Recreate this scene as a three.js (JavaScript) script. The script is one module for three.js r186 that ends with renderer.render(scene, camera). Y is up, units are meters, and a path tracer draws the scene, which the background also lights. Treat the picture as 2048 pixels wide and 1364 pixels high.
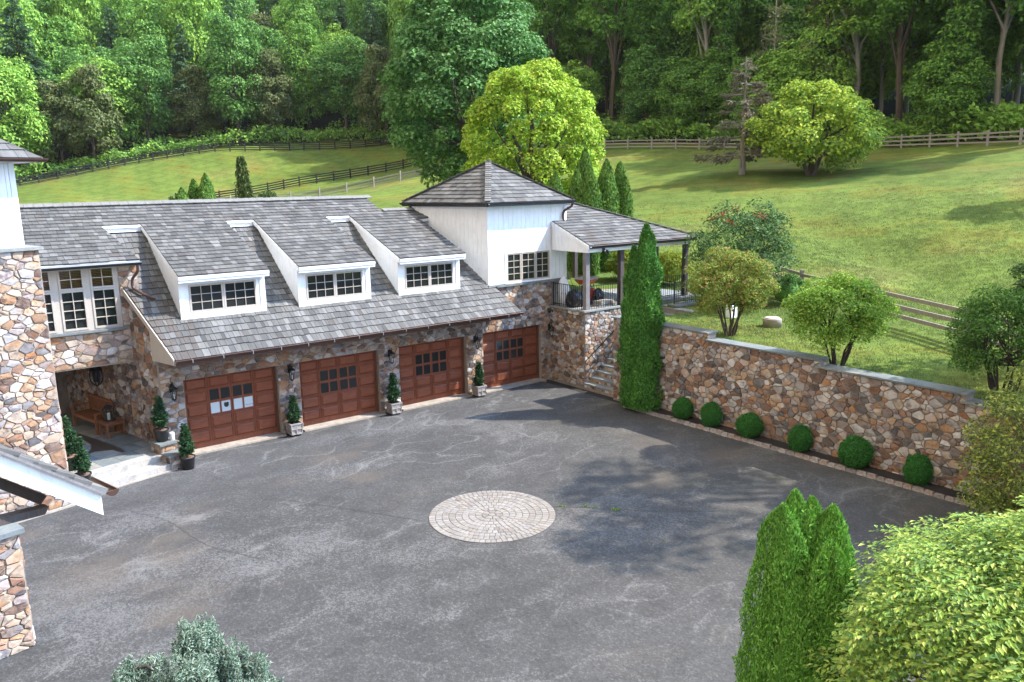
import * as THREE from 'three';
import { mergeGeometries } from 'three/addons/utils/BufferGeometryUtils.js';
import { Sky } from 'three/addons/objects/Sky.js';

// ---------------------------------------------------------------- camera, sky, sun, exposure
const scene = new THREE.Scene();
const camera = new THREE.PerspectiveCamera(46.42, 1024 / 682, 0.1, 900);
camera.position.set(-5.961, 7.492, 22.965);
camera.rotation.set(THREE.MathUtils.degToRad(-11.27), THREE.MathUtils.degToRad(-37.64), THREE.MathUtils.degToRad(-1.0), 'YXZ');

const SUN = new THREE.Vector3(1.6, 1.97, 1.0).normalize();
const sky = new Sky();
sky.scale.setScalar(4000);
sky.name = 'sky';
{
  const u = sky.material.uniforms;
  u.sunPosition.value.copy(SUN);
  u.turbidity.value = 10; u.rayleigh.value = 0.32; u.mieCoefficient.value = 0.01; u.mieDirectionalG.value = 0.7;
  u.cloudCoverage.value = 0.75; u.cloudDensity.value = 0.6;
}
scene.add(sky);
scene.environmentIntensity = 0.3;
scene.fog = new THREE.FogExp2(new THREE.Color(0.86, 0.88, 0.84), 0.00006);
const sun = new THREE.DirectionalLight(new THREE.Color(1.0, 0.915, 0.785), 3.6);
sun.name = 'sun';
sun.position.copy(SUN).multiplyScalar(80);
sun.castShadow = true;
sun.shadow.radius = 1.3;
sun.shadow.mapSize.set(4096, 4096);
Object.assign(sun.shadow.camera, { left: -70, right: 70, top: 70, bottom: -70, near: 1, far: 260 });
scene.add(sun, sun.target);

const renderer = new THREE.WebGLRenderer({ antialias: true });
renderer.setSize(1024, 682);
renderer.toneMapping = THREE.LinearToneMapping;
renderer.toneMappingExposure = 3.0;
renderer.shadowMap.enabled = true;

// ---------------------------------------------------------------- helpers
const V3 = (x, y, z) => new THREE.Vector3(x, y, z);
function RNG(seed) {
  let a = seed >>> 0;
  return () => { a = (a + 0x6d2b79f5) | 0; let t = Math.imul(a ^ (a >>> 15), 1 | a); t = (t + Math.imul(t ^ (t >>> 7), 61 | t)) ^ t; return ((t ^ (t >>> 14)) >>> 0) / 4294967296; };
}
const R = (a, b, r) => a + (b - a) * r();
const lerp = (a, b, t) => a + (b - a) * t, clamp = (x, a, b) => Math.min(b, Math.max(a, x));
const sstep = (a, b, x) => { const t = clamp((x - a) / (b - a), 0, 1); return t * t * (3 - 2 * t); };
function hash2(x, y, s) { let h = Math.imul(x, 374761393) ^ Math.imul(y, 668265263) ^ Math.imul(s, 974634777); h = Math.imul(h ^ (h >>> 13), 1274126177); return ((h ^ (h >>> 16)) >>> 0) / 4294967296; }
function vnoise(x, y, s, per = 0) {
  const ix = Math.floor(x), iy = Math.floor(y), fx = x - ix, fy = y - iy, u = fx * fx * (3 - 2 * fx), v = fy * fy * (3 - 2 * fy);
  const w = (a) => (per ? ((a % per) + per) % per : a);
  const a = hash2(w(ix), w(iy), s), b = hash2(w(ix + 1), w(iy), s), c = hash2(w(ix), w(iy + 1), s), d = hash2(w(ix + 1), w(iy + 1), s);
  return lerp(lerp(a, b, u), lerp(c, d, u), v);
}
function fbm(x, y, s, oct = 4, per = 0) { let a = 0.5, t = 0, n = 0; for (let i = 0; i < oct; i++) { t += a * vnoise(x, y, s + i, per); n += a; x *= 2; y *= 2; per *= 2; a *= 0.5; } return t / n; }
const toS = (c) => (c <= 0.0031308 ? 12.92 * c : 1.055 * Math.pow(c, 1 / 2.4) - 0.055);
function tex(w, h, fn, { srgb = true, rep = null } = {}) {
  const d = new Uint8Array(w * h * 4);
  for (let y = 0; y < h; y++) for (let x = 0; x < w; x++) {
    const c = fn(x / w, y / h, x, y), o = (y * w + x) * 4;
    for (let k = 0; k < 3; k++) d[o + k] = clamp(Math.round(255 * (srgb ? toS(Math.max(0, c[k])) : c[k])), 0, 255);
    d[o + 3] = 255;
  }
  const t = new THREE.DataTexture(d, w, h, THREE.RGBAFormat);
  t.wrapS = t.wrapT = THREE.RepeatWrapping; t.magFilter = THREE.LinearFilter; t.minFilter = THREE.LinearMipmapLinearFilter; t.generateMipmaps = true;
  if (srgb) t.colorSpace = THREE.SRGBColorSpace;
  if (rep) t.repeat.set(rep[0], rep[1]);
  t.needsUpdate = true;
  return t;
}
const C = (r, g, b) => new THREE.Color().setRGB(r, g, b);
function mat(c, o = {}) { const { phys, ...p } = o; return new (phys ? THREE.MeshPhysicalMaterial : THREE.MeshStandardMaterial)({ color: Array.isArray(c) ? C(...c) : c, roughness: 0.85, metalness: 0, ...p }); }

const taken = new Map();
function numbered(n) { const k = taken.get(n) ?? 0; taken.set(n, k + 1); return k ? n + '_' + String(k).padStart(3, '0') : n; }
function shade(m) { m.castShadow = true; m.receiveShadow = true; return m; }
function part(name, geo, m, parent) { const o = shade(new THREE.Mesh(Array.isArray(geo) ? join(geo) : geo, m)); o.name = name; parent.add(o); return o; }
function thing(name, label, category, [x, y, z] = [0, 0, 0], turn = 0, group) {
  const o = new THREE.Group(); o.name = numbered(name); o.position.set(x, y, z); o.rotation.y = turn;
  o.userData = { label, category }; if (group) o.userData.group = group; scene.add(o); return o;
}
function single(name, geo, m, label, category, group) { const o = part(numbered(name), geo, m, scene); o.userData = { label, category }; if (group) o.userData.group = group; return o; }
function struct(name, geo, m) { const o = part(numbered(name), geo, m, scene); o.userData = { kind: 'structure' }; return o; }
function dup(src, [x, y, z], turn, label, group) {
  const c = src.clone(); c.name = numbered(src.name.replace(/_\d\d\d$/, '')); c.userData = { ...src.userData }; c.position.set(x, y, z); c.rotation.y = turn;
  if (label) c.userData.label = label; if (group) c.userData.group = group; scene.add(c); return c;
}
function join(list) {
  const gs = list.filter(Boolean).map((g) => { const h = g.index ? g.toNonIndexed() : g; for (const k of Object.keys(h.attributes)) if (!['position', 'normal', 'uv', 'color'].includes(k)) h.deleteAttribute(k); return h; });
  const hasC = gs.some((g) => g.attributes.color);
  for (const g of gs) {
    const n = g.attributes.position.count;
    if (!g.attributes.uv) g.setAttribute('uv', new THREE.BufferAttribute(new Float32Array(n * 2), 2));
    if (hasC && !g.attributes.color) g.setAttribute('color', new THREE.BufferAttribute(new Float32Array(n * 3).fill(1), 3));
  }
  return mergeGeometries(gs);
}
// box with uv in metres, centred at x,y,z; turned by e (Euler) about its own centre
function box(w, h, d, x = 0, y = 0, z = 0, e = null) {
  const g = new THREE.BoxGeometry(w, h, d), uv = g.attributes.uv, s = [[d, h], [d, h], [w, d], [w, d], [w, h], [w, h]];
  for (let f = 0; f < 6; f++) for (let i = 0; i < 4; i++) uv.setXY(f * 4 + i, uv.getX(f * 4 + i) * s[f][0] + x * 0.37, uv.getY(f * 4 + i) * s[f][1] + y * 0.53 + z * 0.41);
  if (e) g.applyMatrix4(new THREE.Matrix4().makeRotationFromEuler(new THREE.Euler(...e)));
  g.translate(x, y, z); return g;
}
const box2 = (x0, x1, y0, y1, z0, z1) => box(x1 - x0, y1 - y0, z1 - z0, (x0 + x1) / 2, (y0 + y1) / 2, (z0 + z1) / 2);
// bar between two points with a rectangular section
function bar(a, b, w, h) {
  const A = V3(...a), B = V3(...b), L = A.distanceTo(B), g = box(w, h, L);
  const m = new THREE.Matrix4().lookAt(B, A, Math.abs(B.y - A.y) > 0.99 * L ? V3(1, 0, 0) : V3(0, 1, 0)); m.setPosition(A.add(B).multiplyScalar(0.5));
  return g.applyMatrix4(m);
}
function rod(a, b, r0, r1 = r0, n = 8) {
  const A = V3(...a), B = V3(...b), L = A.distanceTo(B), g = new THREE.CylinderGeometry(r1, r0, L, n, 1);
  g.applyMatrix4(new THREE.Matrix4().makeRotationFromQuaternion(new THREE.Quaternion().setFromUnitVectors(V3(0, 1, 0), B.clone().sub(A).normalize())).setPosition(A.add(B).multiplyScalar(0.5)));
  return g;
}
function tube(pts, r, n = 24, s = 8) { return new THREE.TubeGeometry(new THREE.CatmullRomCurve3(pts.map((p) => V3(...p))), n, r, s); }
const lathe = (pts, n = 24) => new THREE.LatheGeometry(pts.map((p) => new THREE.Vector2(...p)), n);
const ball = (r, x, y, z, sx = 1, sy = 1, sz = 1, n = 14) => { const g = new THREE.SphereGeometry(r, n, Math.max(6, n >> 1)); g.scale(sx, sy, sz); g.translate(x, y, z); return g; };
// flat polygon in the (U,V) frame extruded from n0 to n1 along N
class Frame {
  constructor(o, n, v = V3(0, 1, 0)) { this.o = o; this.n = n.clone().normalize(); this.u = v.clone().cross(this.n).normalize(); this.v = this.n.clone().cross(this.u).normalize(); }
  p(u, v, n = 0) { return this.o.clone().addScaledVector(this.u, u).addScaledVector(this.v, v).addScaledVector(this.n, n); }
  m() { return new THREE.Matrix4().makeBasis(this.u, this.v, this.n).setPosition(this.o); }
}
function prism(fr, poly, n0, n1, holes = []) {
  const sh = new THREE.Shape(poly.map((p) => new THREE.Vector2(...p)));
  for (const h of holes) sh.holes.push(new THREE.Path(h.map((p) => new THREE.Vector2(...p))));
  const g = new THREE.ExtrudeGeometry(sh, { depth: n1 - n0, bevelEnabled: false }); g.translate(0, 0, n0); return g.applyMatrix4(fr.m());
}
const rect = (u0, u1, v0, v1) => [[u0, v0], [u1, v0], [u1, v1], [u0, v1]];
function clipHalf(poly, a, b, c) { // keep a*x+b*y<=c
  const o = [];
  for (let i = 0; i < poly.length; i++) {
    const p = poly[i], q = poly[(i + 1) % poly.length], dp = a * p[0] + b * p[1] - c, dq = a * q[0] + b * q[1] - c;
    if (dp <= 0) o.push(p);
    if ((dp < 0 && dq > 0) || (dp > 0 && dq < 0)) { const t = dp / (dp - dq); o.push([p[0] + (q[0] - p[0]) * t, p[1] + (q[1] - p[1]) * t]); }
  }
  return o;
}
const areaOf = (p) => { let s = 0; for (let i = 0; i < p.length; i++) { const a = p[i], b = p[(i + 1) % p.length]; s += a[0] * b[1] - b[0] * a[1]; } return s / 2; };
function tint(g, c) { const n = g.attributes.position.count, a = new Float32Array(n * 3); for (let i = 0; i < n; i++) { a[i * 3] = c[0]; a[i * 3 + 1] = c[1]; a[i * 3 + 2] = c[2]; } g.setAttribute('color', new THREE.BufferAttribute(a, 3)); return g; }
function meshFrom(pos, idx, uv) {
  const g = new THREE.BufferGeometry(); g.setAttribute('position', new THREE.BufferAttribute(new Float32Array(pos), 3));
  if (uv) g.setAttribute('uv', new THREE.BufferAttribute(new Float32Array(uv), 2));
  g.setIndex(idx); return g;
}

// ---------------------------------------------------------------- textures and materials
const stoneTex = tex(512, 512, (u, v) => {
  const a = fbm(u * 6, v * 6, 11, 5, 6), b = fbm(u * 24, v * 24, 31, 3, 24), c = fbm(u * 3 + 0.3 * a, v * 3, 51, 3, 3), ir = sstep(0.56, 0.72, fbm(u * 4, v * 4, 77, 4, 4)), dk = sstep(0.6, 0.75, fbm(u * 9, v * 9, 99, 4, 9));
  const k = 0.66 + 0.8 * (a - 0.5) + 0.45 * (b - 0.5) + 0.35 * (c - 0.5) + 0.16;
  return [k * (1 + 0.12 * ir) * (1 - 0.45 * dk), k * (1 - 0.16 * ir) * (1 - 0.45 * dk), k * (1 - 0.38 * ir) * (1 - 0.4 * dk)];
});
const stoneBump = tex(256, 256, (u, v) => { const h = 0.6 * fbm(u * 8, v * 8, 5, 5, 8) + 0.4 * fbm(u * 20, v * 20, 9, 3, 20); return [h, h, h]; }, { srgb: false });
const woodTex = tex(512, 512, (u, v) => {
  const s = fbm(u * 64, v * 3, 3, 3, 0), p = fbm(u * 8, v * 6, 8, 4, 0), st = vnoise(u * 160, v * 2, 21); const k = 0.72 + 0.34 * (s - 0.5) + 0.35 * (p - 0.5) + 0.16 * (st - 0.5) + 0.1; return [k, k, k];
});
const paintTex = tex(256, 256, (u, v) => { const st = sstep(0.58, 0.78, fbm(u * 14, v * 2.5, 64, 4)), k = 0.95 + 0.12 * (fbm(u * 5, v * 5, 4, 4, 5) - 0.5) + 0.07 * (fbm(u * 40, v * 8, 6, 2) - 0.5) - 0.07 * st; return [k, k, k * 0.995]; });
const slateTex = tex(512, 512, (u, v) => { const a = fbm(u * 5, v * 5, 12, 5, 5), b = fbm(u * 30, v * 30, 15, 3, 30), c = fbm(u * 2, v * 2, 19, 3, 2); const k = 0.75 + 0.4 * (a - 0.5) + 0.3 * (b - 0.5); return [k * (1 + 0.25 * (c - 0.5)), k, k * (1 - 0.2 * (c - 0.5))]; });
const concTex = tex(512, 512, (u, v) => { const a = fbm(u * 5, v * 5, 13, 5, 5), b = fbm(u * 40, v * 40, 16, 2, 40), c = sstep(0.55, 0.75, fbm(u * 7, v * 3, 23, 4)); const k = 0.85 + 0.35 * (a - 0.5) + 0.18 * (b - 0.5) - 0.2 * c; return [k, k * 0.985, k * 0.95]; });

const TONES = [[0.4476, 0.4053, 0.3581], [0.538, 0.4998, 0.4552], [0.3427, 0.3117, 0.2863], [0.3833, 0.2837, 0.1967], [0.4529, 0.3583, 0.2644], [0.3449, 0.2022, 0.1121], [0.2643, 0.1507, 0.0944], [0.1863, 0.1201, 0.0861], [0.1248, 0.113, 0.1072], [0.2668, 0.2051, 0.1742], [0.4103, 0.3285, 0.2814], [0.2066, 0.1844, 0.1717]];
const stoneOpt = { map: stoneTex, bumpMap: stoneBump, bumpScale: 0.012, roughness: 0.9 };
const M = {
  stone: TONES.map((c) => mat(c, stoneOpt)),
  stoneMix: mat([1, 1, 1], { ...stoneOpt, vertexColors: true }),
  mortar: mat([0.35, 0.29, 0.23], { map: concTex, bumpMap: stoneBump, bumpScale: 0.006, roughness: 0.95 }),
  mortarDark: mat([0.31, 0.265, 0.22], { map: concTex, bumpMap: stoneBump, bumpScale: 0.006, roughness: 0.95 }),
  white: mat([0.80, 0.80, 0.78], { map: paintTex, roughness: 0.55 }),
  cream: mat([0.44, 0.385, 0.315], { map: paintTex, roughness: 0.6 }),
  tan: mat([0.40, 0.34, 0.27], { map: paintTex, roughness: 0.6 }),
  glass: mat([0.016, 0.019, 0.018], { phys: true, roughness: 0.05, specularIntensity: 0.9, ior: 1.5 }),  // opaque near-black: the unlit rooms behind are put into the pane colour
  clear: mat([0.9, 0.94, 0.93], { phys: true, roughness: 0.02, transmission: 1, thickness: 0, ior: 1.5 }),
  door: mat([0.24, 0.074, 0.035], { phys: true, specularIntensity: 0.45, map: woodTex, roughness: 0.55, bumpMap: woodTex, bumpScale: 0.002 }),
  plank: mat([0.12, 0.06, 0.035], { map: woodTex, roughness: 0.7 }),
  copper: mat([0.10, 0.055, 0.040], { roughness: 0.4, metalness: 0.5 }),
  gutter: mat([0.035, 0.035, 0.038], { roughness: 0.4, metalness: 0.4 }),
  bright: mat([0.45, 0.44, 0.42], { roughness: 0.35, metalness: 0.7 }),
  iron: mat([0.012, 0.012, 0.013], { roughness: 0.5, metalness: 0.3 }),
  slate: mat([0.19, 0.207, 0.195], { map: slateTex, roughness: 0.75, bumpMap: stoneBump, bumpScale: 0.004 }),
  slateLight: mat([0.27, 0.275, 0.25], { map: slateTex, roughness: 0.75, bumpMap: stoneBump, bumpScale: 0.004 }),
  slateTan: mat([0.34, 0.31, 0.25], { map: slateTex, roughness: 0.75, bumpMap: stoneBump, bumpScale: 0.004 }),
  conc: mat([0.37, 0.32, 0.265], { map: concTex, roughness: 0.92, bumpMap: stoneBump, bumpScale: 0.004 }),
  concPale: mat([0.37, 0.35, 0.315], { map: concTex, roughness: 0.92, bumpMap: stoneBump, bumpScale: 0.004 }),
  post: mat([0.075, 0.058, 0.048], { map: woodTex, roughness: 0.8 }),
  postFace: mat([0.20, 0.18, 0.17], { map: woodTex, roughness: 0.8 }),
  teak: mat([0.26, 0.10, 0.04], { map: woodTex, roughness: 0.65 }),
  pot: mat([0.012, 0.012, 0.013], { roughness: 0.45 }),
  bark: mat([0.10, 0.075, 0.055], { map: stoneTex, roughness: 1 }),
  barkPale: mat([0.30, 0.265, 0.225], { map: stoneTex, roughness: 1 }),
  barkDark: mat([0.05, 0.04, 0.032], { map: stoneTex, roughness: 1 }),
  mulch: mat([0.022, 0.017, 0.014], { map: stoneTex, bumpMap: stoneBump, bumpScale: 0.04, roughness: 1 }),
  potSoil: mat([0.22, 0.13, 0.085], { map: stoneTex, bumpMap: stoneBump, bumpScale: 0.03, roughness: 1 }),
  greyWood: mat([0.33, 0.30, 0.27], { map: woodTex, roughness: 0.9 }),
  railWood: mat([0.26, 0.225, 0.185], { map: woodTex, roughness: 0.95 }),
  railPale: mat([0.30, 0.27, 0.235], { map: woodTex, roughness: 0.95 }),
  blackRail: mat([0.018, 0.016, 0.015], { map: woodTex, roughness: 0.9 }),
  leaf: mat([1, 1, 1], { phys: true, vertexColors: true, roughness: 0.75, transmission: 0.38, thickness: 0, side: THREE.DoubleSide, specularIntensity: 0.25 }),
  needle: mat([1, 1, 1], { phys: true, vertexColors: true, roughness: 0.85, transmission: 0.22, thickness: 0, side: THREE.DoubleSide, specularIntensity: 0.2 }),
};
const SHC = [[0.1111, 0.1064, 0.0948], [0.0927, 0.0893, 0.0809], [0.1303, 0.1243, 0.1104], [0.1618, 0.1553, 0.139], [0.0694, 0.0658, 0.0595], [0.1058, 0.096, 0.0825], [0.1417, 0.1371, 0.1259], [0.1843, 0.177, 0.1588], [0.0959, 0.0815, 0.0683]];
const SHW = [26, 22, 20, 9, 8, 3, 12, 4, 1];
const shOpt = { map: woodTex, roughness: 0.9, bumpMap: woodTex, bumpScale: 0.004 };
M.shingle = SHC.map((c) => mat(c, shOpt));
M.shingleMix = mat([1, 1, 1], { ...shOpt, vertexColors: true });
const pick = (w, r) => { let t = w.reduce((a, b) => a + b, 0) * r(), i = 0; while ((t -= w[i]) > 0) i++; return Math.min(i, w.length - 1); };

// ---------------------------------------------------------------- rubble masonry: power-diagram stones, each with its own outline and depth
function rubble(poly, size, r, aspect = 1.45) {
  let u0 = 1e9, u1 = -1e9, v0 = 1e9, v1 = -1e9;
  for (const [u, v] of poly) { u0 = Math.min(u0, u); u1 = Math.max(u1, u); v0 = Math.min(v0, v); v1 = Math.max(v1, v); }
  const P = [], sy = aspect, step = size;
  const nx = Math.max(1, Math.round((u1 - u0) / (step * 1.2))), ny = Math.max(1, Math.round(((v1 - v0) * sy) / (step * 1.0)));
  const dx = (u1 - u0) / nx, dy = ((v1 - v0) * sy) / ny;
  for (let j = 0; j < ny; j++) for (let i = 0; i < nx; i++) {
    const big = r() < 0.17, sm = r() < 0.3;
    P.push({ x: u0 + (i + 0.5 + (j % 2 ? 0.25 : -0.25) + R(-0.42, 0.42, r)) * dx, y: v0 * sy + (j + 0.5 + R(-0.4, 0.4, r)) * dy, w: (big ? R(0.3, 0.75, r) : sm ? -0.24 : R(-0.08, 0.1, r)) * step * step });
    if (r() < 0.34) P.push({ x: u0 + (i + r()) * dx, y: v0 * sy + (j + r()) * dy, w: -0.26 * step * step });
  }
  const out = [];
  for (const a of P) {
    let c = poly.map(([u, v]) => [u, v * sy]);
    for (const b of P) {
      if (b === a) continue; const ex = b.x - a.x, ey = b.y - a.y; if (Math.abs(ex) > step * 3.4 || Math.abs(ey) > step * 3.4) continue;
      c = clipHalf(c, 2 * ex, 2 * ey, b.x * b.x + b.y * b.y - a.x * a.x - a.y * a.y - b.w + a.w);
      if (c.length < 3) break;
    }
    if (c.length < 3) continue;
    c = c.map(([x, y]) => [x, y / sy]);
    if (areaOf(c) < 0.0035) continue;
    out.push(c);
  }
  return out;
}
function insetPoly(p, d) {
  let q = p; const n = p.length;
  for (let i = 0; i < n; i++) { const a = p[i], b = p[(i + 1) % n], ex = b[0] - a[0], ey = b[1] - a[1], L = Math.hypot(ex, ey); if (L < 1e-6) continue; const nx = ey / L, ny = -ex / L; q = clipHalf(q, nx, ny, nx * a[0] + ny * a[1] - d); if (q.length < 3) return null; }
  return q;
}
function stoneGeo(cell, fr, r, proud) {
  let p = insetPoly(cell, 0.005 + 0.005 * r()); if (!p || areaOf(p) < 0.0018) return null;
  let cx = 0, cy = 0; for (const q of p) { cx += q[0]; cy += q[1]; } cx /= p.length; cy /= p.length;
  const ring = [];
  for (let i = 0; i < p.length; i++) {
    const a = p[(i + p.length - 1) % p.length], b = p[i], c = p[(i + 1) % p.length];
    const k1 = R(0.02, 0.13, r), k2 = R(0.02, 0.13, r);
    const la = Math.hypot(a[0] - b[0], a[1] - b[1]), lc = Math.hypot(c[0] - b[0], c[1] - b[1]);
    if (Math.min(la, lc) < 0.02) { ring.push(b); continue; }
    ring.push([lerp(b[0], a[0], k1), lerp(b[1], a[1], k1)], [lerp(b[0], c[0], k2), lerp(b[1], c[1], k2)]);
  }
  const n = ring.length; if (n < 3) return null;
  const s = Math.sqrt(areaOf(p)), inn = clamp(0.10 - 0.1 * s, 0.035, 0.10), pr = proud * R(0.55, 1.25, r), tu = R(-0.05, 0.05, r), tv = R(-0.06, 0.04, r);
  const pos = [], uv = [], idx = [], ou = R(0, 9, r), ov = R(0, 9, r), an = R(0, 6.28, r), ca = Math.cos(an) * 0.9, sa = Math.sin(an) * 0.9;
  const put = (u, v, h) => { const q = fr.p(u, v, h); pos.push(q.x, q.y, q.z); uv.push(ou + u * ca - v * sa, ov + u * sa + v * ca); };
  for (const [u, v] of ring) put(u, v, -0.025);
  for (const [u, v] of ring) { const k = inn * R(0.6, 1.4, r); put(lerp(u, cx, k), lerp(v, cy, k), pr * R(0.8, 1.1, r) + (u - cx) * tu + (v - cy) * tv); }
  put(cx + R(-0.02, 0.02, r), cy + R(-0.02, 0.02, r), pr * R(1.0, 1.35, r));
  for (let i = 0; i < n; i++) { const j = (i + 1) % n; idx.push(i, j, n + j, i, n + j, n + i, n + i, n + j, 2 * n); }
  let g = meshFrom(pos, idx, uv).toNonIndexed(); g.computeVertexNormals();
  g.userData = { area: areaOf(p) }; return g;
}
// faces: [{fr, polys:[convex...], size}] -> up to `most` single stones under parent, the rest one part
function stones(parent, faces, { seed, most = 150, weights, proud = 0.03, name = 'stone' }) {
  const r = RNG(seed), all = [];
  for (const f of faces) for (const poly of f.polys) for (const cell of rubble(poly, f.size ?? 0.3, r, f.aspect ?? 1.45)) { const cc = f.cut ? f.cut(cell) : cell; const g = cc.length > 2 && areaOf(cc) > 0.003 ? stoneGeo(cc, f.fr, r, f.proud ?? proud) : null; if (g) all.push({ g, t: pick(weights, r), a: g.userData.area * (f.view ?? 1) }); }
  all.sort((a, b) => b.a - a.a);
  for (const s of all.slice(0, most)) { s.g.userData = {}; part(name, s.g, M.stone[s.t], parent); }
  const rest = all.slice(most);
  if (rest.length) { const o = part('small_stones', join(rest.map((s) => tint(s.g, TONES[s.t]))), M.stoneMix, parent); o.userData.kind = 'stuff'; }
  return all.length;
}
const W_WARM = [9, 6, 7, 20, 20, 15, 8, 5, 3, 8, 14, 4], W_MIX = [12, 9, 11, 9, 8, 11, 9, 9, 9, 11, 9, 7], W_GREY = [13, 10, 12, 9, 6, 8, 9, 10, 10, 13, 10, 8];

// ---------------------------------------------------------------- shingled roof planes
// fr: u along the eave, v up the slope, n out of the roof. poly in (u,v). Rows start at v0.
function spans(poly, v) {
  const e = [];
  for (let i = 0; i < poly.length; i++) { const a = poly[i], b = poly[(i + 1) % poly.length]; if ((a[1] <= v) !== (b[1] <= v)) e.push({ a, b, u: a[0] + ((v - a[1]) / (b[1] - a[1])) * (b[0] - a[0]) }); }
  e.sort((x, y) => x.u - y.u); const o = []; for (let i = 0; i + 1 < e.length; i += 2) o.push([e[i], e[i + 1]]); return o;
}
const edgeU = (e, v) => e.a[0] + ((v - e.a[1]) / (e.b[1] - e.a[1])) * (e.b[0] - e.a[0]);
function shingleGeos(fr, poly, { exp = 0.255, r, wmin = 0.13, wmax = 0.34, over = 0.0, th = 0.026 }) {
  let v0 = 1e9, v1 = -1e9; for (const p of poly) { v0 = Math.min(v0, p[1]); v1 = Math.max(v1, p[1]); }
  const out = [];
  for (let v = v0, k = 0; v < v1 - 0.02; v += exp, k++) {
    const vb = v - (k ? 0 : over), vt = Math.min(v + exp, v1);
    for (const [L, Rr] of spans(poly, (v + vt) / 2)) {
      const lb = edgeU(L, v + 0.001), lt = edgeU(L, vt), rb = edgeU(Rr, v + 0.001), rt = edgeU(Rr, vt), u0 = Math.min(lb, lt), u1 = Math.max(rb, rt);
      let u = u0;
      while (u < u1 - 0.01) {
        let w = R(wmin, wmax, r); if (u1 - u - w < wmin * 0.8) w = u1 - u;
        const g = 0.004, a0 = clamp(u + g, lb, rb), a1 = clamp(u + w - g, lb, rb), b0 = clamp(u + g, lt, rt), b1 = clamp(u + w - g, lt, rt);
        if (Math.max(a1 - a0, b1 - b0) > 0.02) {
          const jb = vb + (k ? R(-0.012, 0.012, r) : 0), h = th * R(0.85, 1.3, r), hh = 0.006, up = Math.min(0.05, v1 - vt);
          const q = [fr.p(a0, jb, -0.02), fr.p(a1, jb, -0.02), fr.p(a0, jb, h), fr.p(a1, jb, h), fr.p(b0, vt + up, hh - 0.01), fr.p(b1, vt + up, hh - 0.01), fr.p(b0, vt + up, -0.03), fr.p(b1, vt + up, -0.03)];
          const F = [[2, 3, 5, 4], [0, 1, 3, 2], [0, 2, 4, 6], [1, 7, 5, 3]], pos = [], uv = [], idx = [], ou = R(0, 5, r), ov = R(0, 5, r);
          for (const f of F) { const s = pos.length / 3; for (const i of f) { pos.push(q[i].x, q[i].y, q[i].z); } uv.push(ou, ov, ou + w * 0.9, ov, ou + w * 0.9, ov + exp * 0.9, ou, ov + exp * 0.9); idx.push(s, s + 1, s + 2, s, s + 2, s + 3); }
          const gg = meshFrom(pos, idx, uv).toNonIndexed(); gg.computeVertexNormals();
          out.push({ g: gg, a: w * exp, c: fr.p((a0 + a1) / 2, v) });
        }
        u += w;
      }
    }
  }
  return out;
}
function shingles(parent, planes, { seed, most = 250, toneOf = null }) {
  const r = RNG(seed), all = [];
  for (const p of planes) {
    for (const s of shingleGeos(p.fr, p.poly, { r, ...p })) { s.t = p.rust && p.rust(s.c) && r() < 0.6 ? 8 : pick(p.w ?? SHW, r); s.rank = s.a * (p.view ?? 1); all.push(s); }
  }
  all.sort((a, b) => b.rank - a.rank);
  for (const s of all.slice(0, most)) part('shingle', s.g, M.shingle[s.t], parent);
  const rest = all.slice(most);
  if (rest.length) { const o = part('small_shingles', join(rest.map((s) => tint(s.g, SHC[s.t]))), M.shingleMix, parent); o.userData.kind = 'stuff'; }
}
// vertical boards with dark joints between them, clipped to a convex polygon in (u,v)
function boards(parent, fr, poly, m, { w = 0.22, th = 0.02, gap = 0.007, n0 = 0, name = 'board', start = 0 }) {
  let u0 = 1e9, u1 = -1e9; for (const p of poly) { u0 = Math.min(u0, p[0]); u1 = Math.max(u1, p[0]); }
  for (let u = u0 + start; u < u1 - 0.01; u += w) {
    let c = clipHalf(poly, -1, 0, -(u + gap / 2)); if (c.length > 2) c = clipHalf(c, 1, 0, Math.min(u + w, u1) - gap / 2);
    if (c.length > 2 && Math.abs(areaOf(c)) > 0.003) part(name, prism(fr, c, n0, n0 + th), m, parent);
  }
}

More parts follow.
